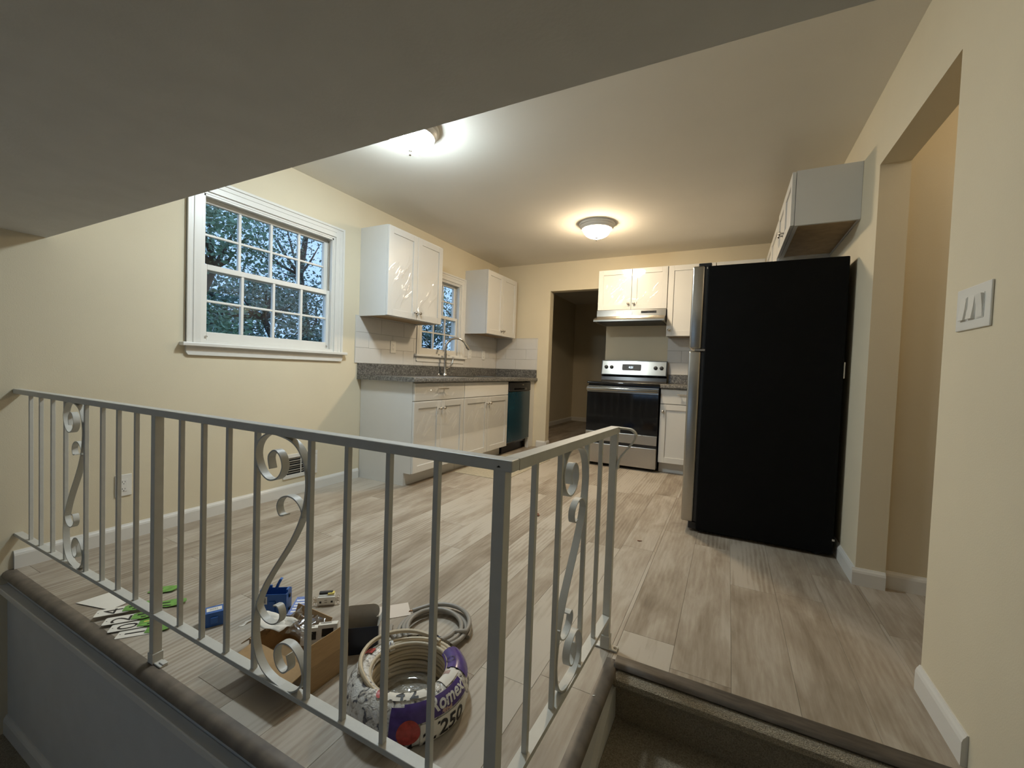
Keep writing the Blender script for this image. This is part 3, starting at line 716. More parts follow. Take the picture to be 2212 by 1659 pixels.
b = MB(); b.prism(rrect(mid-0.110, mid+0.110, 0.31, 0.75, 0.012, 0.06), lambda u, v, a: slope(u, v, a), 0.0055, 0.0068); dp = b.build('display_window', black_plastic, bk)
text_part('clock_digits', '4:21', 0.032, display_m, lambda u, v: slope(mid-0.034+u, 0.47+v/0.17, 0.0076), dp)
for kx in (rx0+0.062, rx0+0.127, rx1-0.127, rx1-0.062):
    b = MB().lathe([(0.0, 0.0), (0.022, 0.0), (0.022, -0.006), (0.018, -0.010), (0.016, -0.026), (0.0, -0.028)], (0, 0, 0), 18, axis='y')
    b.box(-0.003, 0.003, -0.031, -0.026, -0.015, 0.015, 0.001)
    o_ = Vector(slope(kx, 0.52, 0.003)); rot = Matrix.Rotation(R(-10), 4, 'X')
    for v in b.bm.verts: v.co = (rot @ v.co)+o_
    b.build('burner_knob', black_plastic, bk, smooth='auto')

# ------------------------------------------------------------------ range hood
hd = thing('range_hood', 'stainless under-cabinet range hood above the stove', 'range hood', (1.89, -0.25, 1.57))
hx0, hx1 = 1.514, 2.270
hp = [(0.0, 1.725), (-0.345, 1.725), (-0.352, 1.655), (-0.470, 1.615), (-0.480, 1.600), (-0.480, 1.583), (0.0, 1.583)]
b = MB().prism(hp, lambda u, v, a: (a, u, v), hx0, hx1); b.build('shell', steel_h, hd)
for i in range(2):
    MB().box(hx0+0.22+i*0.10, hx0+0.30+i*0.10, -0.3525, -0.346, 1.672, 1.704, 0.001).build('vent_cover', steel, hd)
sp = MB().box(hx1-0.26, hx1-0.10, -0.3555, -0.347, 1.683, 1.706, 0.001).build('switch_panel', black_plastic, hd)
for i in range(2): MB().box(hx1-0.245+i*0.075, hx1-0.19+i*0.075, -0.359, -0.3555, 1.689, 1.700, 0.001).build('rocker_switch', dark_m, sp)
MB().box(hx0+0.03, hx1-0.03, -0.45, -0.03, 1.578, 1.583).build('filter', black_plastic, hd)

# ------------------------------------------------------------------ refrigerator
fr = thing('refrigerator', 'black-sided refrigerator with stainless doors facing left', 'refrigerator', (3.1, -1.84, 0))
fy0, fy1 = -2.215, -1.455
MB().box(2.755, 3.47, fy0, fy1, 0.02, 1.700, 0.006).build('body', black_fridge, fr)
for nm, z0, z1 in (('lower_door', 0.065, 1.165), ('freezer_door', 1.178, 1.705)):
    d_ = MB().box(2.665, 2.738, fy0+0.002, fy1-0.002, z0, z1, 0.012, seg=3).build(nm, steel, fr, smooth='auto')
    MB().box(2.738, 2.757, fy0+0.012, fy1-0.012, z0+0.005, z1-0.005).build('gasket', black_plastic, d_)
    hz0, hz1 = (0.62, 1.13) if z0 < 1 else (1.21, 1.52)
    hp_ = [(2.668, fy1-0.05, hz0), (2.635, fy1-0.05, hz0+0.03), (2.625, fy1-0.05, hz0+0.08), (2.625, fy1-0.05, hz1-0.08), (2.635, fy1-0.05, hz1-0.03), (2.668, fy1-0.05, hz1)]
    MB().tube(catmull(hp_, 4), 0.011, 10).build('door_handle', steel, d_, smooth='auto')
MB().box(2.70, 2.775, fy0+0.01, fy0+0.06, 1.700, 1.722, 0.004).build('hinge_cover', black_plastic, fr)
MB().box(2.700, 2.76, fy0+0.0, fy0+0.05, 1.165, 1.178, 0.001).build('middle_hinge', nickel, fr)
MB().box(2.748, 2.754, fy0-0.001, fy0+0.004, 1.682, 1.694).build('hinge_screw', nickel, fr)
MB().box(2.71, 2.765, fy0+0.02, fy1-0.02, 0.02, 0.062).build('toe_grille', black_plastic, fr)
for xx, yy in ((2.79, fy0+0.05), (2.79, fy1-0.05), (3.40, fy0+0.05), (3.40, fy1-0.05)):
    MB().lathe([(0.0, 0.0), (0.022, 0.0), (0.022, 0.025), (0.0, 0.025)], (xx, yy, 0), 12).build('foot', black_plastic, fr)
MB().box(3.462, 3.474, fy0-0.002, fy0+0.004, 0.10, 0.112).build('rear_clip', nickel, fr)
MB().box(3.4702, 3.476, fy0+0.005, fy0+0.02, 1.02, 1.11).build('rear_sticker', paper_w, fr)

# ------------------------------------------------------------------ ceiling lights
def ceiling_light(label, x, y, colr, power):
    o = thing('ceiling_light', label, 'ceiling light', (x, y, H))
    MB().lathe([(0.0, H), (0.164, H), (0.168, H-0.006), (0.167, H-0.020), (0.158, H-0.027), (0.156, H-0.038), (0.147, H-0.046), (0.142, H-0.056), (0.132, H-0.058), (0.128, H-0.046), (0.116, H-0.04), (0.0, H-0.04)], (x, y, 0), 48).build('canopy', trim_m, o, smooth='auto')
    m = emit('lit_dome_glass_'+('cool' if colr[2] > 0.9 else 'warm'), colr, power)
    nt = m.node_tree; p_ = nt.nodes['Principled BSDF']      # glow graded by height: dimmed towards the rim to weaken the ceiling halo
    tc = N(nt, 'ShaderNodeTexCoord'); sx = N(nt, 'ShaderNodeSeparateXYZ'); nt.links.new(tc.outputs['Object'], sx.inputs[0])
    mr = N(nt, 'ShaderNodeMapRange'); mr.inputs['From Min'].default_value = -0.05; mr.inputs['From Max'].default_value = -0.115
    mr.inputs['To Min'].default_value = 0.30*power; mr.inputs['To Max'].default_value = power
    nt.links.new(sx.outputs['Z'], mr.inputs['Value']); nt.links.new(mr.outputs[0], p_.inputs['Emission Strength'])
    pr = [(0.129*math.cos(a*math.pi/16)**0.8 if a < 8 else 0.0, H-0.048-0.086*math.sin(a*math.pi/16)) for a in range(0, 9)]
    tag(MB().lathe(pr, (x, y, 0), 24).build('dome', m, o, smooth=True), 'glowing frosted glass dome')
    MB().lathe([(0.0, H-0.126), (0.014, H-0.128), (0.016, H-0.134), (0.009, H-0.140), (0.007, H-0.148), (0.010, H-0.154), (0.006, H-0.161), (0.0, H-0.163)], (x, y, 0), 16).build('finial', nickel, o, smooth=True)
ceiling_light('ceiling dome light with cool white bulb partly hidden by the soffit', 1.15, -3.17, COOL_LAMP, COOL_POWER)
ceiling_light('ceiling dome light with warm bulb in front of the range', 1.725, -1.20, WARM_LAMP, WARM_POWER)

# ------------------------------------------------------------------ wall plates, vent
def outlet(label, T, a, z, style='decora', w=0.072, h=0.118, d0=0.0):
    o = thing('wall_outlet', label, 'outlet', T(a, d0, z))
    K(MB().box(a-w/2, a+w/2, d0, d0+0.006, z-h/2, z+h/2, 0.0025), T).build('cover_plate', plastic_w, o)
    f = K(MB().box(a-0.0165, a+0.0165, d0+0.006, d0+0.008, z-0.033, z+0.033, 0.001), T).build('receptacle', plastic_w, o)
    for s in (-1, 1):
        zc = z+s*0.019
        K(MB().box(a-0.0075, a-0.0055, d0+0.008, d0+0.0083, zc-0.004, zc+0.005), T).build('slot', ink, f)
        K(MB().box(a+0.0045, a+0.0065, d0+0.008, d0+0.0083, zc-0.003, zc+0.004), T).build('slot', ink, f)
        K(MB().lathe([(0.0, 0.0003), (0.0024, 0.0003), (0.0024, 0.0)], (0, 0, 0), 8, axis='y'), lambda x, y, zz: T(a+x, d0+0.008+y, zc-0.010+zz)).build('slot', ink, f)
    return o
outlet('white duplex outlet low on the wall behind the railing', T_LEFT, -4.078, 0.300)
outlet('white outlet on the backsplash under the film-wrapped cabinet', T_LEFT, -2.045, 1.185, d0=0.0086)
outlet('white outlet just right of the sink window frame', T_LEFT, -0.69, 1.185, d0=0.0086)
outlet('white outlet on the backsplash near the corner, below the corner cabinet', T_LEFT, -0.36, 1.185, d0=0.0086)
# three-gang rocker switch plate on the near right wall
sw = thing('light_switch', 'white triple rocker switch plate on the near right wall', 'light switch', (W, -3.508, 1.22))
y0, y1, z0, z1 = -3.604, -3.418, 1.160, 1.281
MB().box(W-0.006, W, y0, y1, z0, z1, 0.0025).build('cover_plate', plastic_w, sw)
for i in range(3):
    yc = (y0+y1)/2+(i-1)*0.046; up = 1 if i else 1
    MB().box(W-0.0075, W-0.006, yc-0.0175, yc+0.0175, 1.220-0.034, 1.220+0.034, 0.0006).build('rocker_frame', plastic_w, sw)
    s = -1 if i == 0 else 1     # the farthest-left in view tilts the other way
    pr = [(0.0, -0.031), (0.0, 0.031), (-0.0015 if s > 0 else -0.007, 0.031), (-0.0035, 0.0), (-0.007 if s > 0 else -0.0015, -0.031)]
    MB().prism(pr, lambda u, v, a: (W-0.0073+u, a, 1.220+v), yc-0.0155, yc+0.0155).build('rocker', plastic_w, sw)
# floor register in the left wall
vt = thing('air_vent', 'white metal wall register with dark louvres above the baseboard', 'air vent', (0, -3.03, 0.13))
vy0, vy1, vz0, vz1 = -3.152, -2.862, 0.128, 0.310
b = MB(); t = 0.028
b.box(0, 0.008, vy0, vy1, vz0, vz0+t, 0.002); b.box(0, 0.008, vy0, vy1, vz1-t, vz1, 0.002); b.box(0, 0.008, vy0, vy0+t, vz0+t, vz1-t, 0.002); b.box(0, 0.008, vy1-t, vy1, vz0+t, vz1-t, 0.002)
b.build('frame', trim_m, vt)
MB().box(0.0004, 0.001, vy0+t, vy1-t, vz0+t, vz1-t).build('duct_opening', dark_m, vt)
for i in range(7):
    zc = vz0+t+0.012+i*0.017
    MB().prism([(0.001, zc-0.001), (0.0075, zc+0.006), (0.0075, zc+0.0078), (0.001, zc+0.001)], lambda u, v, a: (u, a, v), vy0+t, vy1-t).build('louvre', trim_m if i % 2 else nickel, vt)
MB().box(0.001, 0.0078, (vy0+vy1)/2-0.003, (vy0+vy1)/2+0.003, vz0+t, vz1-t).build('damper_bar', trim_m, vt)
MB().box(0.004, 0.014, vy0+0.008, vy0+0.016, vz1-0.05, vz1-0.03, 0.001).build('damper_lever', nickel, vt)

# ------------------------------------------------------------------ floor mat
mt = MB().grid(12, 24, lambda u, v: (0.585+0.555*u, -1.79+1.10*v+0.03*u*0, 0.004+0.0012*math.sin(9*u)*math.sin(7*v))).build('floor_mat', mat_m)
md = mt.modifiers.new('thick', 'SOLIDIFY'); md.thickness = 0.004
tag(mt, 'thin tan mat lying on the floor in front of the sink', 'mat')

# ------------------------------------------------------------------ railing
rl = thing('railing', 'white wrought-iron railing with scroll panels around the stairwell', 'railing', (1.265, YR, 0))
TZ0, TZ1 = 0.812, 0.834
def ztop(y): return 0.0-0.024*(y-YR)/0.825            # the short run dips slightly towards its end
def zbot(y): return 0.016-0.060*(y-YR)/0.825
MB().box(0.001, XR+0.016, YR-0.016, YR+0.016, TZ0, TZ1, 0.003).build('top_rail', rail_m, rl)
MB().box(0.001, XR-0.012, YR-0.014, YR+0.014, 0.153, 0.167, 0.0015).build('bottom_rail', rail_m, rl)
YE2 = -3.632
b = MB()
for xs in (0,):
    v = [(XR+dx, y, z+ztop(y)) for y in (YR+0.016, YE2+0.014) for z in (TZ0, TZ1) for dx in (-0.016, 0.016)]
    V = [b.bm.verts.new(p) for p in v]
    for f in ((0, 2, 3, 1), (4, 5, 7, 6), (0, 1, 5, 4), (1, 3, 7, 5), (3, 2, 6, 7), (2, 0, 4, 6)): b.bm.faces.new([V[i] for i in f])
b.build('top_rail', rail_m, rl)
b = MB()
V = [b.bm.verts.new((XR+dx, y, z+zbot(y))) for y in (YR+0.012, YE2-0.012) for z in (0.153, 0.167) for dx in (-0.014, 0.014)]
for f in ((0, 2, 3, 1), (4, 5, 7, 6), (0, 1, 5, 4), (1, 3, 7, 5), (3, 2, 6, 7), (2, 0, 4, 6)): b.bm.faces.new([V[i] for i in f])
b.build('bottom_rail', rail_m, rl)
pw = 0.0127
for x in (1.265, XR-0.012):
    p = MB().box(x-pw, x+pw, YR-pw, YR+pw, 0.0, TZ0+0.001, 0.001).build('post', rail_m, rl)
    b = MB().box(x-0.016, x+0.016, YR-0.016, YR+0.016, 0.001, 0.034, 0.002); b.box(x+0.0, x+0.055, YR-0.012, YR+0.012, 0.0005, 0.006, 0.002)
    b.box(x+0.030, x+0.055, YR-0.004, YR+0.012, 0.006, 0.010, 0.002)
    b.build('base_bracket', rail_m, p)
p = MB().box(XR-pw, XR+pw, YE2-pw, YE2+pw, 0.0, TZ0+ztop(YE2)+0.001, 0.001).build('post', rail_m, rl)
b = MB().box(XR-0.017, XR+0.017, YE2-0.017, YE2+0.017, 0.001, 0.05, 0.003); b.box(XR-0.045, XR+0.045, YE2-0.016, YE2+0.016, 0.0005, 0.007, 0.003)
b.build('base_bracket', rail_m, p)
for sx in (-0.035, 0.035): MB().lathe([(0.0, 0.007), (0.006, 0.007), (0.005, 0.010), (0.0, 0.011)], (XR+sx, YE2, 0), 8).build('anchor_screw', nickel, p, smooth=True)
hb = 0.0063
for x in (0.162, 0.280, 0.408, 0.540, 0.730, 0.870, 0.996, 1.126, 1.412, 1.535, 1.661, 1.791, 2.004, 2.130, 2.256, 2.384):
    MB().box(x-hb, x+hb, YR-hb, YR+hb, 0.166, TZ0+0.001, 0.001).build('baluster', rail_m, rl)
for yb_ in (-4.335, -4.180, -3.962, -3.810):
    MB().box(XR-hb, XR+hb, yb_-hb, yb_+hb, 0.166+zbot(yb_), TZ0+ztop(yb_)+0.001, 0.001).build('baluster', rail_m, rl)
half = [(-0.040, 0.236), (-0.047, 0.268), (-0.024, 0.287), (0.000, 0.275), (0.009, 0.245), (-0.010, 0.216), (-0.048, 0.207), (-0.083, 0.228), (-0.101, 0.268), (-0.088, 0.305), (-0.050, 0.328), (0.0, 0.327), (0.050, 0.314), (0.083, 0.283), (0.099, 0.235), (0.098, 0.185), (0.083, 0.130), (0.056, 0.078), (0.028, 0.037), (0.0, 0.0)]
curl = [(0.098, 0.19), (0.082, 0.160), (0.052, 0.166), (0.020, 0.172), (-0.010, 0.160), (-0.016, 0.138), (0.000, 0.120), (0.022, 0.124)]
curl = [(0.088, 0.128), (0.080, 0.152), (0.055, 0.170), (0.025, 0.172), (0.0, 0.160), (-0.010, 0.140), (0.0, 0.120), (0.018, 0.122)]
def scroll(fn, hw):
    k = hw/0.105
    P = catmull([(u*k, v*0.985) for u, v in half], 5); P = P+[(-u, -v) for u, v in reversed(P[:-1])]
    sc = MB().ribbon(P, fn, 0.004, 0.020).build('scroll', rail_m, rl, smooth='auto')
    C = catmull([(u*k, v) for u, v in curl], 5)
    MB().ribbon(C, fn, 0.0035, 0.018).build('curl', rail_m, sc, smooth='auto')
    MB().ribbon([(-u, -v) for u, v in C], fn, 0.0035, 0.018).build('curl', rail_m, sc, smooth='auto')
zc = 0.489
for x, hw in ((0.635, 0.093), (1.8975, 0.105)): scroll(lambda u, v, a, x=x: (x+u, YR+a, zc+v), hw)
yc = -4.071
scroll(lambda u, v, a: (XR+a, yc+u, zc+v+0.5*(ztop(yc)+zbot(yc))), 0.108)
zt = TZ1+ztop(YE2)
tip = [(XR+0.0, zt-0.004), (XR+0.03, zt-0.004), (XR+0.058, zt-0.006), (XR+0.074, zt-0.020), (XR+0.072, zt-0.040), (XR+0.055, zt-0.066), (XR+0.026, zt-0.106), (XR+0.019, zt-0.125), (XR+0.016, zt-0.150)]
MB().ribbon(catmull(tip, 5), lambda u, v, a: (u, YE2+a, v), 0.006, 0.024).build('end_loop', rail_m, rl, smooth='auto')
MB().lathe([(0.0, 0.0), (0.004, 0.0), (0.0, 0.003)], (XR-0.012, YR-0.016, TZ0+0.008), 8).build('weld_mark', ink, rl)

# ------------------------------------------------------------------ things on the floor
# house-number packs
def number_pack(label, digit, x, y, rz, z, green_only=False):
    o = thing('number_plate', label, 'number plate', (x, y, z), R(rz), 'house-number plates on the floor')
    L = 0.105
    def leaf(x0, x1, wy, n=6):
        return [(x0, -wy*0.62), ((x0+x1)/2, -wy), (x1-0.01, -wy*0.75), (x1, 0), (x1-0.01, wy*0.75), ((x0+x1)/2, wy), (x0, wy*0.62)]
    if not green_only:
        MB().prism(rrect(0.0, L, -0.026, 0.026, 0.006, 0.006), lambda u, v, a: (u, v, a), 0.0006, 0.0022).build('plate', paper_w, o, local=True)
        text_part('digit', digit, 0.085, ink, lambda u, v: (0.080-v, -0.024+u, 0.0024), o, local=True)
        for s in (0.008, L-0.012): MB().lathe([(0.0, 0.0024), (0.002, 0.0024), (0.002, 0.0022)], (s, 0, 0), 8).build('nail_hole', dark_m, o, local=True)
        g0, g1 = 0.082, 0.165
    else: g0, g1 = 0.0, 0.105
    MB().prism(leaf(g0, g1, 0.030), lambda u, v, a: (u, v, a+0.012*max(0, (u-g0)/(g1-g0))**2*0.5), 0.003, 0.0042).build('header_card', green_m, o, local=True)
    MB().prism([(g0+0.03, -0.020), (g0+0.06, -0.022), (g0+0.06, -0.016), (g0+0.03, -0.013)], lambda u, v, a: (u, v, a), 0.0055, 0.0062).build('header_print', ink, o, local=True)
    MB().prism([(g0+0.015, 0.0), (g0+0.05, 0.004), (g0+0.05, 0.010), (g0+0.015, 0.008)], lambda u, v, a: (u, v, a), 0.0045, 0.0055).build('header_print', dark_m if digit != '0' else brass_y, o, local=True)
    return o
number_pack('partly hidden number plate with green header, first in the fanned row', '4', 0.800, -4.455, 55, 0.0135)
number_pack('white plate showing a curled black two, second in the fanned row', '2', 0.880, -4.458, 53, 0.009)
number_pack('white plate showing a round black zero with green header', '0', 0.940, -4.462, 52, 0.0045)
number_pack('white plate showing a straight black one, nearest the floor edge', '1', 0.998, -4.462, 50, 0.0)
number_pack('green number packet lying face down just left of the post', '7', 0.745, -4.262, 40, 0.0, True)
number_pack('green number packet lying face down right of the post', '5', 0.890, -4.300, 42, 0.0, True)
ps = MB().grid(10, 8, lambda u, v: (0.612+0.17*u*(1-0.12*v)+0.01*v, -4.452+0.045*u+(0.10-0.005*u)*v, 0.0215+0.004*math.sin(5*u+2*v)*u*v-0.0*u)).build('paper_bag', paper_w)
md = ps.modifiers.new('thick', 'SOLIDIFY'); md.thickness = 0.0008
tag(ps, 'flat cream paper sheet lying beside the green number plates', 'paper'); ps.location.z = -0.018

# blue plastic electrical boxes
def electrical_box(label, x, y, rz, w, d, h, tilt=0.0, open_up=False):
    o = thing('electrical_box', label, 'electrical box', (x, y, 0.0005), R(rz))
    b = MB(); t = 0.0025
    b.box(-w/2, w/2, -d/2, d/2, 0 if open_up else h-t, t if open_up else h, 0.001)
    b.box(-w/2, -w/2+t, -d/2, d/2, 0, h, 0.001); b.box(w/2-t, w/2, -d/2, d/2, 0, h, 0.001)
    b.box(-w/2, w/2, -d/2, -d/2+t, 0, h, 0.001); b.box(-w/2, w/2, d/2-t, d/2, 0, h, 0.001)
    b.build('shell', plastic_b, o, local=True)
    for s in (-1, 1):
        MB().box(s*(w/2-0.004)-0.004, s*(w/2-0.004)+0.004, -0.012, 0.012, h-0.004 if open_up else h, h+0.010, 0.001).build('mounting_ear', plastic_b, o, local=True)
        MB().lathe([(0.0, 0.0), (0.004, 0.0), (0.004, 0.012), (0.0, 0.012)], (0, 0, 0), 8, axis='x')
    MB().box(-0.012, 0.012, -d/2-0.006, -d/2, 0.012, h*0.7, 0.002).build('side_clamp', plastic_b, o, local=True)
    MB().box(w/2, w/2+0.006, -0.006, 0.006, 0.01, 0.022, 0.002).box(w/2, w/2+0.006, -0.006, 0.006, h-0.026, h-0.012, 0.002).build('nail_boss', black_plastic, o, local=True)
    return o
e1 = electrical_box('small blue electrical box with white barcode sticker on top', 1.205, -4.250, 62, 0.085, 0.055, 0.052)
MB().prism([(-0.024, -0.012), (0.024, -0.012), (0.024, 0.014), (-0.024, 0.014)], lambda u, v, a: (u, v, a), 0.0522, 0.0527).build('sticker', paper_w, e1, local=True)
for i in range(9): MB().box(-0.014+i*0.003, -0.0125+i*0.003, -0.005, 0.008, 0.0527, 0.0529).build('barcode_bar', cable_g, e1, local=True)
e2 = electrical_box('larger blue electrical box with raised clips behind the scroll', 1.335, -4.095, 35, 0.105, 0.058, 0.088, open_up=True)
MB().box(-0.04, -0.018, -0.0297, -0.0290, 0.050, 0.080).build('sticker', paper_w, e2, local=True)
for i in range(4): MB().box(-0.035, -0.023, -0.0299, -0.0297, 0.056+i*0.005, 0.0585+i*0.005).build('sticker_print', ink, e2, local=True)
MB().prism([(0, 0.086), (0.012, 0.112), (0.020, 0.128), (0.030, 0.126), (0.020, 0.108), (0.012, 0.086)], lambda u, v, a: (u-0.01, 0.029+a, v), -0.014, 0.0).build('raised_clip', plastic_b, e2, local=True)
MB().box(-0.05, -0.02, 0.022, 0.030, 0.088, 0.100, 0.002).build('raised_clip', plastic_b, e2, local=True)

# blue-and-white receptacle carton
cb = thing('small_carton', 'long blue and white carton standing between blue box and outlet', 'carton', (1.432, -4.062, 0.0005), R(127.7))
MB().box(-0.065, 0.065, -0.024, 0.024, 0, 0.042, 0.0008).build('carton_body', paper_w, cb, local=True)
MB().box(-0.063, 0.063, -0.023, 0.023, 0.042, 0.0426).build('top_print', blue_print, cb, local=True)
for i in range(5): MB().box(-0.050+i*0.02, -0.040+i*0.02, -0.018, 0.016, 0.0426, 0.0428).build('print_line', white_ink, cb, local=True)
MB().box(-0.0656, -0.065, -0.016, 0.004, 0.018, 0.034).build('bar_code', cable_g, cb, local=True)
MB().box(-0.0656, -0.065, -0.018, 0.016, 0.006, 0.011).build('print_line', cable_g, cb, local=True)
MB().box(-0.066, -0.065, -0.024, 0.024, 0.038, 0.042).build('blue_stripe', blue_print, cb, local=True)

# loose GFCI receptacle
gf = thing('receptacle', 'loose white receptacle with metal ears lying on the floor', 'outlet', (1.465, -3.960, 0.0005), R(40))
MB().box(-0.034, 0.034, -0.002, 0.006, 0.002, 0.036, 0.002).build('face', plastic_w, gf, local=True)
MB().box(-0.032, 0.032, 0.006, 0.030, 0.0, 0.040, 0.003).build('back_body', plastic_w, gf, local=True)
MB().box(0.004, 0.030, 0.008, 0.028, 0.040, 0.046, 0.001).build('yellow_cap', brass_y, gf, local=True)
MB().box(-0.030, 0.022, 0.014, 0.029, 0.040, 0.049, 0.002).build('rear_housing', black_plastic, gf, local=True)
b = MB()
for s in (-1, 1):
    for zz in (0.008, 0.020, 0.032): b.tube([(s*0.046+0.006*math.cos(a*math.pi/5), 0.006, zz+0.006*math.sin(a*math.pi/5)) for a in range(10)], 0.0012, 5, closed=True)
    b.box(s*0.040-0.007, s*0.040+0.007, 0.0055, 0.007, 0.012, 0.028)
b.build('mounting_strap', nickel, gf, local=True)
for sx in (-0.022, 0.022):
    MB().box(sx-0.004, sx+0.004, -0.0026, -0.002, 0.012, 0.020).build('slot', ink, gf, local=True)
MB().box(-0.006, 0.004, -0.0026, -0.002, 0.022, 0.025).box(-0.006, 0.004, -0.0026, -0.002, 0.013, 0.016).build('test_button', cable_g, gf, local=True)

# open brown box with its contents
BX0, BX1, BY0, BY1, BH = 1.53, 1.825, -4.315, -4.168, 0.082
ob = thing('cardboard_box', 'open brown cardboard box with flaps folded out by the railing', 'box', ((BX0+BX1)/2, (BY0+BY1)/2, 0))
t = 0.003
MB().box(BX0, BX1, BY0, BY0+t, 0.001, BH).box(BX0, BX1, BY1-t, BY1, 0.001, BH).box(BX0, BX0+t, BY0+t, BY1-t, 0.001, BH).box(BX1-t, BX1, BY0+t, BY1-t, 0.001, BH).box(BX0+t, BX1-t, BY0+t, BY1-t, 0.001, 0.004).build('walls', kraft, ob)
b = MB(); b.prism([(0, 0), (-0.062, -0.012), (-0.082, -0.020), (-0.082, -0.017), (-0.062, -0.009), (0, 0.003)], lambda u, v, a: (a, BY0+u, BH+v), BX0+0.03, BX1-0.004); b.build('front_flap', kraft, ob)
b = MB(); b.prism([(0, 0), (-0.018, 0.055), (-0.015, 0.056), (0.003, 0.0)], lambda u, v, a: (BX1-0.003+u, a, BH+v), BY0+0.006, BY1-0.002); b.build('side_flap', kraft, ob)
b = MB(); b.prism([(0, 0), (0.02, 0.045), (0.023, 0.044), (0.003, 0.0)], lambda u, v, a: (a, BY1-0.003+u, BH+v), BX0+0.02, BX1-0.10); b.build('back_flap', kraft, ob)
b = MB(); b.prism([(0, 0), (-0.06, -0.045), (-0.06, -0.042), (0.0, 0.003)], lambda u, v, a: (BX0+u, a, BH+v), BY0+0.01, BY1-0.01); b.build('side_flap', kraft, ob)
# crumpled white plastic bag spilling over the left edge
random.seed(5)
def bag(u, v):
    x = 1.52+0.20*u; y = -4.280+0.125*v+0.02*u
    z = 0.086+0.020*noise.noise(Vector((u*5, v*5, 1.3)))+0.010*noise.noise(Vector((u*13, v*11, 4)))+0.012*math.sin(3.1*v)*(1-abs(2*u-1))
    if u < 0.28: z -= (0.28-u)*0.16
    return (x, y, z+0.022)
pb = MB().grid(26, 18, bag).build('plastic_bag', bag_m, smooth=True); tag(pb, 'crumpled clear plastic bag draped over the brown box', 'plastic bag')
pp = MB().grid(18, 12, lambda u, v: (1.436+0.190*u, -4.296+0.07*v+0.02*u, 0.112+0.012*noise.noise(Vector((u*4, v*4, 9)))-(0.25-u)*0.12*(u < 0.25)+0.004*v)).build('paper_wrap', paper_w, smooth=True)
md = pp.modifiers.new('thick', 'SOLIDIFY'); md.thickness = 0.0008
tag(pp, 'white paper wrapping sticking out of the brown box', 'paper')
def switch_pack(label, x, y, z, rz, rx):
    o = thing('switch_pack', label, 'package', (x, y, z), R(rz)); o.rotation_euler.x = R(rx)
    b = MB(); w, h, t = 0.030, 0.052, 0.010
    b.box(-w, w, -t, 0, 0, 0.014, 0.001); b.box(-w, w, -t, 0, h-0.012, h, 0.001); b.box(-w, -w+0.012, -t, 0, 0.014, h-0.012, 0.001); b.box(w-0.012, w, -t, 0, 0.014, h-0.012, 0.001)
    b.box(-w, w, 0, 0.018, h-0.003, h); b.box(-w, -w+0.003, 0, 0.018, 0, h-0.003); b.box(w-0.003, w, 0, 0.018, 0, h-0.003)
    b.build('carton_frame', paper_w, o, local=True)
    MB().box(-w+0.012, w-0.012, -0.004, -0.002, 0.014, h-0.012).build('dark_window', black_plastic, o, local=True)
    MB().box(-w+0.006, w-0.02, 0.003, 0.014, h, h+0.0006).build('top_print', cable_g, o, local=True)
    return o
switch_pack('white boxed switch with dark window, leaning left in the box', 1.700, -4.215, 0.062, 42, -12)
switch_pack('white boxed switch with dark window, standing right in the box', 1.752, -4.190, 0.078, 42, -12)

# navy carton standing open
nc = thing('open_carton', 'dark navy carton standing open with a rounded grey flap raised', 'carton', (1.793, -4.082, 0.0005), R(40.5))
w, d, h = 0.118, 0.062, 0.094; t = 0.0015
MB().box(-w/2, w/2, -d/2, -d/2+t, 0, h).box(-w/2, w/2, d/2-t, d/2, 0, h).box(-w/2, -w/2+t, -d/2+t, d/2-t, 0, h).box(w/2-t, w/2, -d/2+t, d/2-t, 0, h).box(-w/2, w/2, -d/2, d/2, 0, t).build('carton_walls', navy, nc, local=True)
MB().box(-w/2+t, w/2-t, d/2-2*t, d/2-t, t, h).box(-w/2+t, -w/2+2*t, -d/2+t, d/2-2*t, t, h).box(w/2-2*t, w/2-t, -d/2+t, d/2-2*t, t, h).build('liner', kraft_d, nc, local=True)
MB().prism(rrect(-w/2, w/2, h-0.002, h+0.052, 0.022, 0.022), lambda u, v, a: (u, d/2-0.004+a-0.10*(v-h), v), 0.0, 0.0015).build('rear_flap', kraft_d, nc, local=True)
MB().prism([(-d/2, h), (d/2, h), (d/2-0.008, h+0.026), (-d/2+0.008, h+0.026)], lambda u, v, a: (w/2+a+0.45*(v-h), u, v), 0.0, 0.0012).build('side_flap', paper_w, nc, local=True)
wc = thing('card_panel', 'plain pinkish white card lying behind the navy carton', 'card', (1.735, -3.850, 0.0005), R(48))
MB().box(-0.060, 0.060, -0.045, 0.050, 0.0, 0.0014).build('card', solid('pale_pink_card', (0.66, 0.58, 0.50), 0.8, var=0.02), wc, local=True)

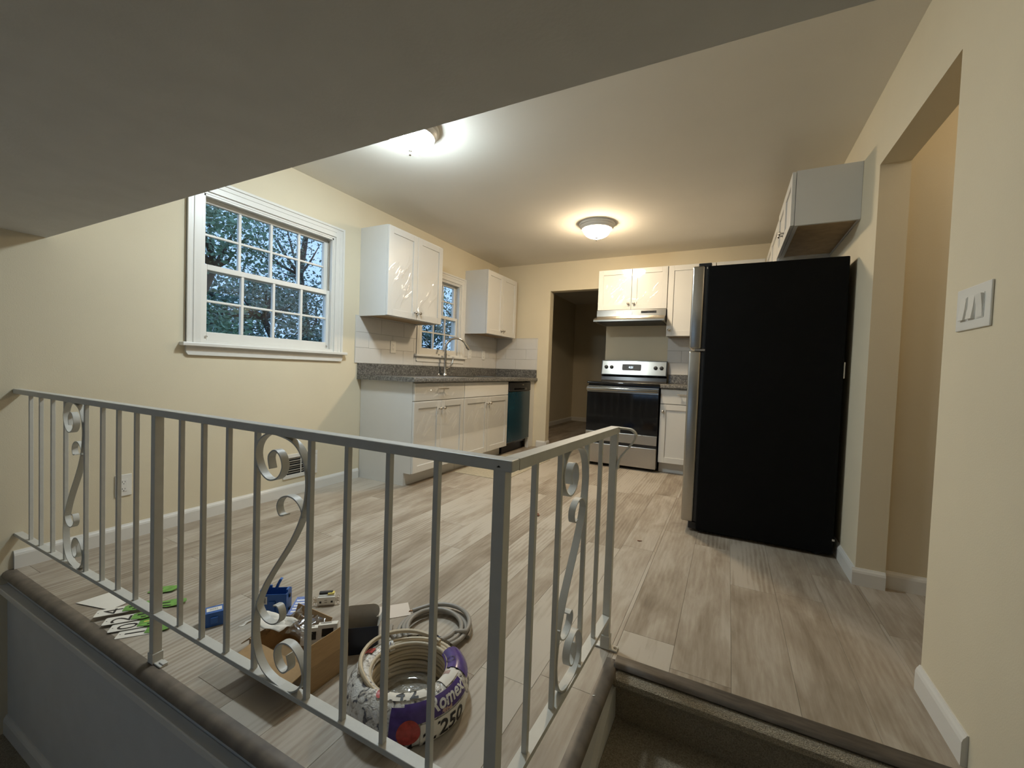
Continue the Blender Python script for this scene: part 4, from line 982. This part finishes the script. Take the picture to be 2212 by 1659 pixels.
# grey cable coil lying behind the big coil
gx, gy = 1.955, -3.878
gc = thing('grey_cable_coil', 'loose coil of grey cable with bare end on the floor', 'cable', (gx, gy, 0))
random.seed(3)
path = []; turns = 3.35
for i in range(int(turns*40)+1):
    a = i/40*2*math.pi+0.2; k = i/40
    rr = 0.134-0.013*(k % 3)+0.004*math.sin(2.1*a+k)
    path.append((gx+rr*math.cos(a), gy+rr*math.sin(a), 0.009+0.0085*min(k, 3)*0.9+0.003*math.sin(a*1.3)))
e = Vector(path[-1]); tdir = (Vector(path[-1])-Vector(path[-3])).normalized()
path += [tuple(e+tdir*0.03+Vector((0.006, 0, -0.002))), tuple(e+tdir*0.07+Vector((0.012, -0.003, -0.006)))]
MB().tube(path, 0.0084, 10).build('jacket', cable_g, gc, smooth='auto')
e = Vector(path[-1])
for k in (-1, 0, 1): MB().tube([e-tdir*0.005, e+tdir*0.014+Vector((0.002*k, 0.0, 0.003*k))], 0.0016, 6).build('bare_wire', copper if k else black_plastic, gc, smooth=True)
tail = [(1.80, -3.935, 0.008), (1.812, -3.955, 0.009), (1.835, -3.975, 0.009), (1.865, -3.985, 0.008)]
MB().tube(catmull(tail, 4), 0.0062, 8).build('tail_end', cable_g, gc, smooth='auto')
sc = MB().grid(8, 5, lambda u, v: (1.93+0.075*u, -3.94+0.03*v+0.012*u, 0.004+0.020*u*abs(noise.noise(Vector((u*6, v*6, 2))))+0.006*u)).build('wrapper_scrap', navy)
md = sc.modifiers.new('thick', 'SOLIDIFY'); md.thickness = 0.0008
tag(sc, 'small torn dark wrapper scrap inside the grey cable coil', 'scrap')

# big wrapped coil of building cable
QX, QY, RO, RI, QH = 2.09, -4.175, 0.176, 0.108, 0.108
cc = thing('cable_coil', 'large plastic-wrapped coil of ivory electrical cable lettered in purple', 'cable coil', (QX, QY, 0))
b = MB()
for zi in range(8):
    for ri in range(3):
        rr = RI+0.008+ri*0.0125+0.0025*math.sin(zi*2.3+ri); z = 0.010+zi*0.0126
        b.tube([(QX+rr*math.cos(2*math.pi*k/48), QY+rr*math.sin(2*math.pi*k/48), z+0.0025*math.sin(2*math.pi*k/48*2+zi)) for k in range(48)], 0.0066, 7, closed=True)
cwm = b.build('cable_windings', cable_m, cc, smooth=True); tag(cwm, 'stacked ivory cable windings')
# outline of the wrapped section: s runs from the outer foot up the side, over the top to the inner lip
sec = [(RO-0.020, 0.001), (RO-0.006, 0.006), (RO, 0.022), (RO+0.002, 0.050), (RO-0.004, 0.076), (RO-0.016, 0.096), (RO-0.034, 0.108), (RO-0.052, 0.109), (RI+0.004, 0.100), (RI-0.003, 0.082), (RI-0.002, 0.050)]
secf = catmull(sec, 6)
acc = [0.0]
for p, q in zip(secf, secf[1:]): acc.append(acc[-1]+math.hypot(q[0]-p[0], q[1]-p[1]))
def on_coil(a, s, o=0.0):
    s = max(0, min(acc[-1]-1e-6, s)); i = 0
    while acc[i+1] < s: i += 1
    f = (s-acc[i])/(acc[i+1]-acc[i]); p, q = secf[i], secf[i+1]
    rr, z = p[0]+(q[0]-p[0])*f, p[1]+(q[1]-p[1])*f
    nx, nz = (q[1]-p[1]), -(q[0]-p[0]); l = math.hypot(nx, nz); rr += nx/l*o; z += nz/l*o
    return (QX+rr*math.cos(a), QY+rr*math.sin(a), z)
def wrapped(a0, a1, s0, s1, n, m, o=0.0012, wob=0.0022):
    def f(u, v):
        a = a0+(a1-a0)*u; s = s0+(s1-s0)*v
        return on_coil(a, s, o+wob*(noise.noise(Vector((a*9, s*70, 3)))+0.6*noise.noise(Vector((a*23, s*40, 7)))))
    return MB().grid(n, m, f)
ST = acc[-1]
wr = wrapped(R(-205), R(-168+225), 0.0, ST*0.80, 120, 20).build('plastic_wrap', wrap_m, cc, smooth=True); tag(wr, 'glossy printed plastic wrap')
wrapped(R(57), R(155), 0.0, ST*0.50, 50, 12).build('plastic_wrap', wrap_m, cc, smooth=True)
def patch(name, a0, a1, s0, s1, m, o=0.0042, n=20, mm=6):
    return MB().grid(n, mm, lambda u, v: on_coil(R(a0+(a1-a0)*u), s0+(s1-s0)*v, o)).build(name, m, wr, smooth=True)
def disc_patch(name, a, s_, r_, m, o=0.0048, n=24):
    b = MB(); c = b.bm.verts.new(on_coil(R(a), s_, o)); rings = []
    for q in (0.5, 1.0): rings.append([b.bm.verts.new(on_coil(R(a)+q*r_*math.cos(2*math.pi*k/n)/RO, s_+q*r_*math.sin(2*math.pi*k/n), o)) for k in range(n)])
    for k in range(n):
        b.bm.faces.new((c, rings[0][k], rings[0][(k+1) % n])); b.bm.faces.new((rings[0][k], rings[1][k], rings[1][(k+1) % n], rings[0][(k+1) % n]))
    return b.build(name, m, wr, smooth=True)
S = 0.055     # foot-to-middle of the side, in metres along the section
patch('purple_band', -54, 12, 0.078, 0.122, purple)
disc_patch('red_logo', -50, 0.060, 0.030, red_print); patch('purple_band', -66, -54, 0.045, 0.116, purple)
patch('white_label', -40, 12, 0.014, 0.073, white_ink if False else paper_w, 0.0040)
patch('purple_panel', 22, 62, 0.092, 0.172, purple); patch('pink_mark', 8, 15, 0.145, 0.168, pink_print)
patch('white_label', -8, 18, 0.126, 0.170, paper_w, 0.0038)
disc_patch('red_logo', -84, 0.146, 0.017, red_print); patch('white_label', -76, -30, 0.130, 0.166, paper_w, 0.0040); patch('purple_band', -90, -70, 0.162, 0.172, purple)
patch('red_mark', -178, -168, 0.11, 0.145, red_print)
def ring_text(name, txt, size, a0, s0, m, o=0.0052, rad=None, shear=0.0):
    rr = rad or RO
    return text_part(name, txt, size, m, lambda u, v: on_coil(R(a0)+u/rr, s0+v, o), wr, shear=shear, embolden=0.0012)
ring_text('brand_lettering', 'Romex', 0.044, -31, 0.090, white_ink, shear=0.15)
ring_text('small_lettering', 'SIMpull', 0.011, -20, 0.0795, pink_print, shear=0.2)
ring_text('hand_lettering', '/250', 0.056, -28, 0.026, ink)
ring_text('hand_lettering', '2', 0.046, -38, 0.020, ink)
ring_text('hand_lettering', '14/2', 0.042, -74, 0.132, ink, rad=0.125)
ring_text('hand_lettering', '14', 0.030, -56, 0.010, ink)
# listing mark: a ring with letters
b = MB(); ca, cs = R(38), 0.152
for r0, r1 in ((0.010, 0.012),):
    n = 20
    V = [[b.bm.verts.new(on_coil(ca+rr*math.cos(2*math.pi*k/n)/0.14, cs+rr*math.sin(2*math.pi*k/n), 0.0055)) for k in range(n)] for rr in (r0, r1)]
    for k in range(n): b.bm.faces.new((V[0][k], V[0][(k+1) % n], V[1][(k+1) % n], V[1][k]))
b.build('listing_mark', ink, wr)
# loose top turn springing off the coil on the left
lp = []
for k in range(0, 27):
    a = R(82+k*7.2); rr = 0.126+0.012*math.sin(math.pi*k/26); lp.append((QX-0.012*math.sin(math.pi*k/26)+rr*math.cos(a), QY+rr*math.sin(a), 0.112+0.016*math.sin(math.pi*k/26)-(0.012 if k > 22 else 0)*(k-22)/4))
MB().tube(lp, 0.0066, 9).build('loose_turn', cable_m, cc, smooth='auto')
# clear plastic sheet inside the coil
MB().lathe([(0.001, 0.012), (0.03, 0.022), (0.06, 0.016), (0.09, 0.03), (0.103, 0.05)], (QX, QY, 0), 40).build('inner_film', film_m, cc, smooth=True)
MB().lathe([(0.0, 0.0015), (0.10, 0.0015), (0.10, 0.004), (0.0, 0.004)], (QX, QY, 0), 32).build('base_film', solid('hazy_plastic', (0.34, 0.31, 0.25), 0.25, var=0.3, nscale=40, bump=0.5, bscale=60), cc)

# crumbs
def crumb(name, label, cat, x, y, s, m, rz=0.0):
    b = MB(); pts = [(-s, -s*0.25), (-s*0.2, -s*0.45), (s, 0), (s*0.1, s*0.4), (-s*0.8, s*0.3)]
    b.prism(pts, lambda u, v, a: (x+u*math.cos(rz)-v*math.sin(rz), y+u*math.sin(rz)+v*math.cos(rz), a+0.15*abs(u)), 0.0008, 0.0028)
    return tag(b.build(name, m), label, cat)
crumb('dry_leaf', 'dry brown leaf curled on the floor behind the short railing', 'leaf', 1.765, -2.465, 0.030, rubber, 1.9)
crumb('dry_leaf', 'tiny brown leaf bit near the railing end post', 'leaf', 2.47, -2.55, 0.014, rubber, 0.3)
crumb('dry_leaf', 'small dark leaf bit in the middle of the kitchen floor', 'leaf', 2.13, -3.02, 0.014, rubber, 0.5)
crumb('plaster_chip', 'white plaster chip on the platform edge by the steps', 'chip', 2.575, -3.885, 0.005, paper_w, 0.5)

# ------------------------------------------------------------------ outside: lawn and trees seen through the windows
tag(MB().grid(16, 20, lambda u, v: (-0.2-24*u, -16+38*v, -0.45+0.12*math.sin(6*u)*math.cos(5*v))).build('ground_outside', grass_m), kind='structure')
def tree(label, x, y, h, cr, ch, z0, nleaf, m, seed, size=0.075, group='trees in the yard'):
    rnd = random.Random(seed)
    o = thing('yard_tree', label, 'tree', (x, y, -0.45), 0, group)
    b = MB(); pts = [(x, y, -0.45)]
    for k in range(1, 6): pts.append((x+rnd.uniform(-0.08, 0.08)*k, y+rnd.uniform(-0.08, 0.08)*k, -0.45+h*k/5.5))
    b.tube(pts, 0.1, 8, radii=[0.13, 0.11, 0.09, 0.07, 0.05, 0.02])
    b.build('trunk', bark, o, smooth=True)
    clumps = []
    for i in range(16):
        a = rnd.uniform(0, 6.28); q = rnd.uniform(0.15, 0.9)*cr; zz = z0+ch*rnd.random()
        e = Vector((x+q*math.cos(a), y+q*math.sin(a), zz)); s_ = Vector(pts[min(5, 1+int(4*(zz+0.45)/h))])
        MB().tube([s_, (s_+e)/2+Vector((0, 0, -0.05)), e], 0.02, 5, radii=[0.035, 0.022, 0.006]).build('branch', bark, o)
        clumps.append((e, rnd.uniform(0.35, 0.75)*cr*0.6))
    V = []; F = []
    for i in range(nleaf):
        c, r_ = clumps[rnd.randrange(len(clumps))]
        p = c+Vector((rnd.gauss(0, 1), rnd.gauss(0, 1), rnd.gauss(0, 0.7)))*r_*0.6
        d1 = Vector((rnd.uniform(-1, 1), rnd.uniform(-1, 1), rnd.uniform(-0.9, 0.4))).normalized(); d2 = d1.orthogonal().normalized()
        d2 = Matrix.Rotation(rnd.uniform(0, 6.28), 3, d1) @ d2; s_ = size*rnd.uniform(0.6, 1.4)
        k = len(V); V += [p, p+d1*s_*0.5+d2*s_*0.28, p+d1*s_, p+d1*s_*0.5-d2*s_*0.28]; F.append((k, k+1, k+2, k+3))
    me = bpy.data.meshes.new('foliage'); me.from_pydata([tuple(v-Vector((x, y, -0.45))) for v in V], [], F); me.materials.append(m)
    fo = bpy.data.objects.new('foliage', me); col.objects.link(fo); fo.parent = o; fo['kind'] = 'stuff'
    return o
tree('leafy tree close outside at the left of the large window', -3.0, -2.3, 3.6, 1.15, 3.3, 0.0, 12000, leaf_b, 1, 0.055)
tree('low dark leafy tree filling the lower panes of the large window', -4.2, -0.6, 3.0, 1.5, 2.5, -0.1, 13000, leaf_a, 2, 0.055)
tree('thin airy tree against the sky in the large window', -5.2, 0.9, 6.0, 1.6, 2.4, 2.4, 3200, leaf_a, 3, 0.06)
tree('dark leafy tree at the right of the large window', -4.6, 2.6, 4.6, 1.4, 4.0, 0.1, 12000, leaf_a, 4, 0.06)
tree('green leafy tree seen through the sink window', -3.2, 4.6, 3.4, 1.4, 3.0, 0.0, 10000, leaf_b, 5, 0.06)
tree('dark leafy tree behind the sink window tree', -5.4, 8.2, 6.0, 1.8, 5.0, 0.0, 9000, leaf_a, 6)
tree('wide low dark tree far back across the yard, left', -11.0, 1.6, 4.2, 2.8, 3.6, 0.0, 9000, leaf_a, 7, 0.14)
tree('wide low dark tree far back across the yard, middle', -11.5, 6.0, 4.2, 2.8, 4.0, 0.0, 9000, leaf_a, 8, 0.14)
tree('wide low dark tree far back across the yard, right', -10.0, 11.5, 4.5, 2.8, 4.4, 0.0, 9000, leaf_a, 9, 0.14)
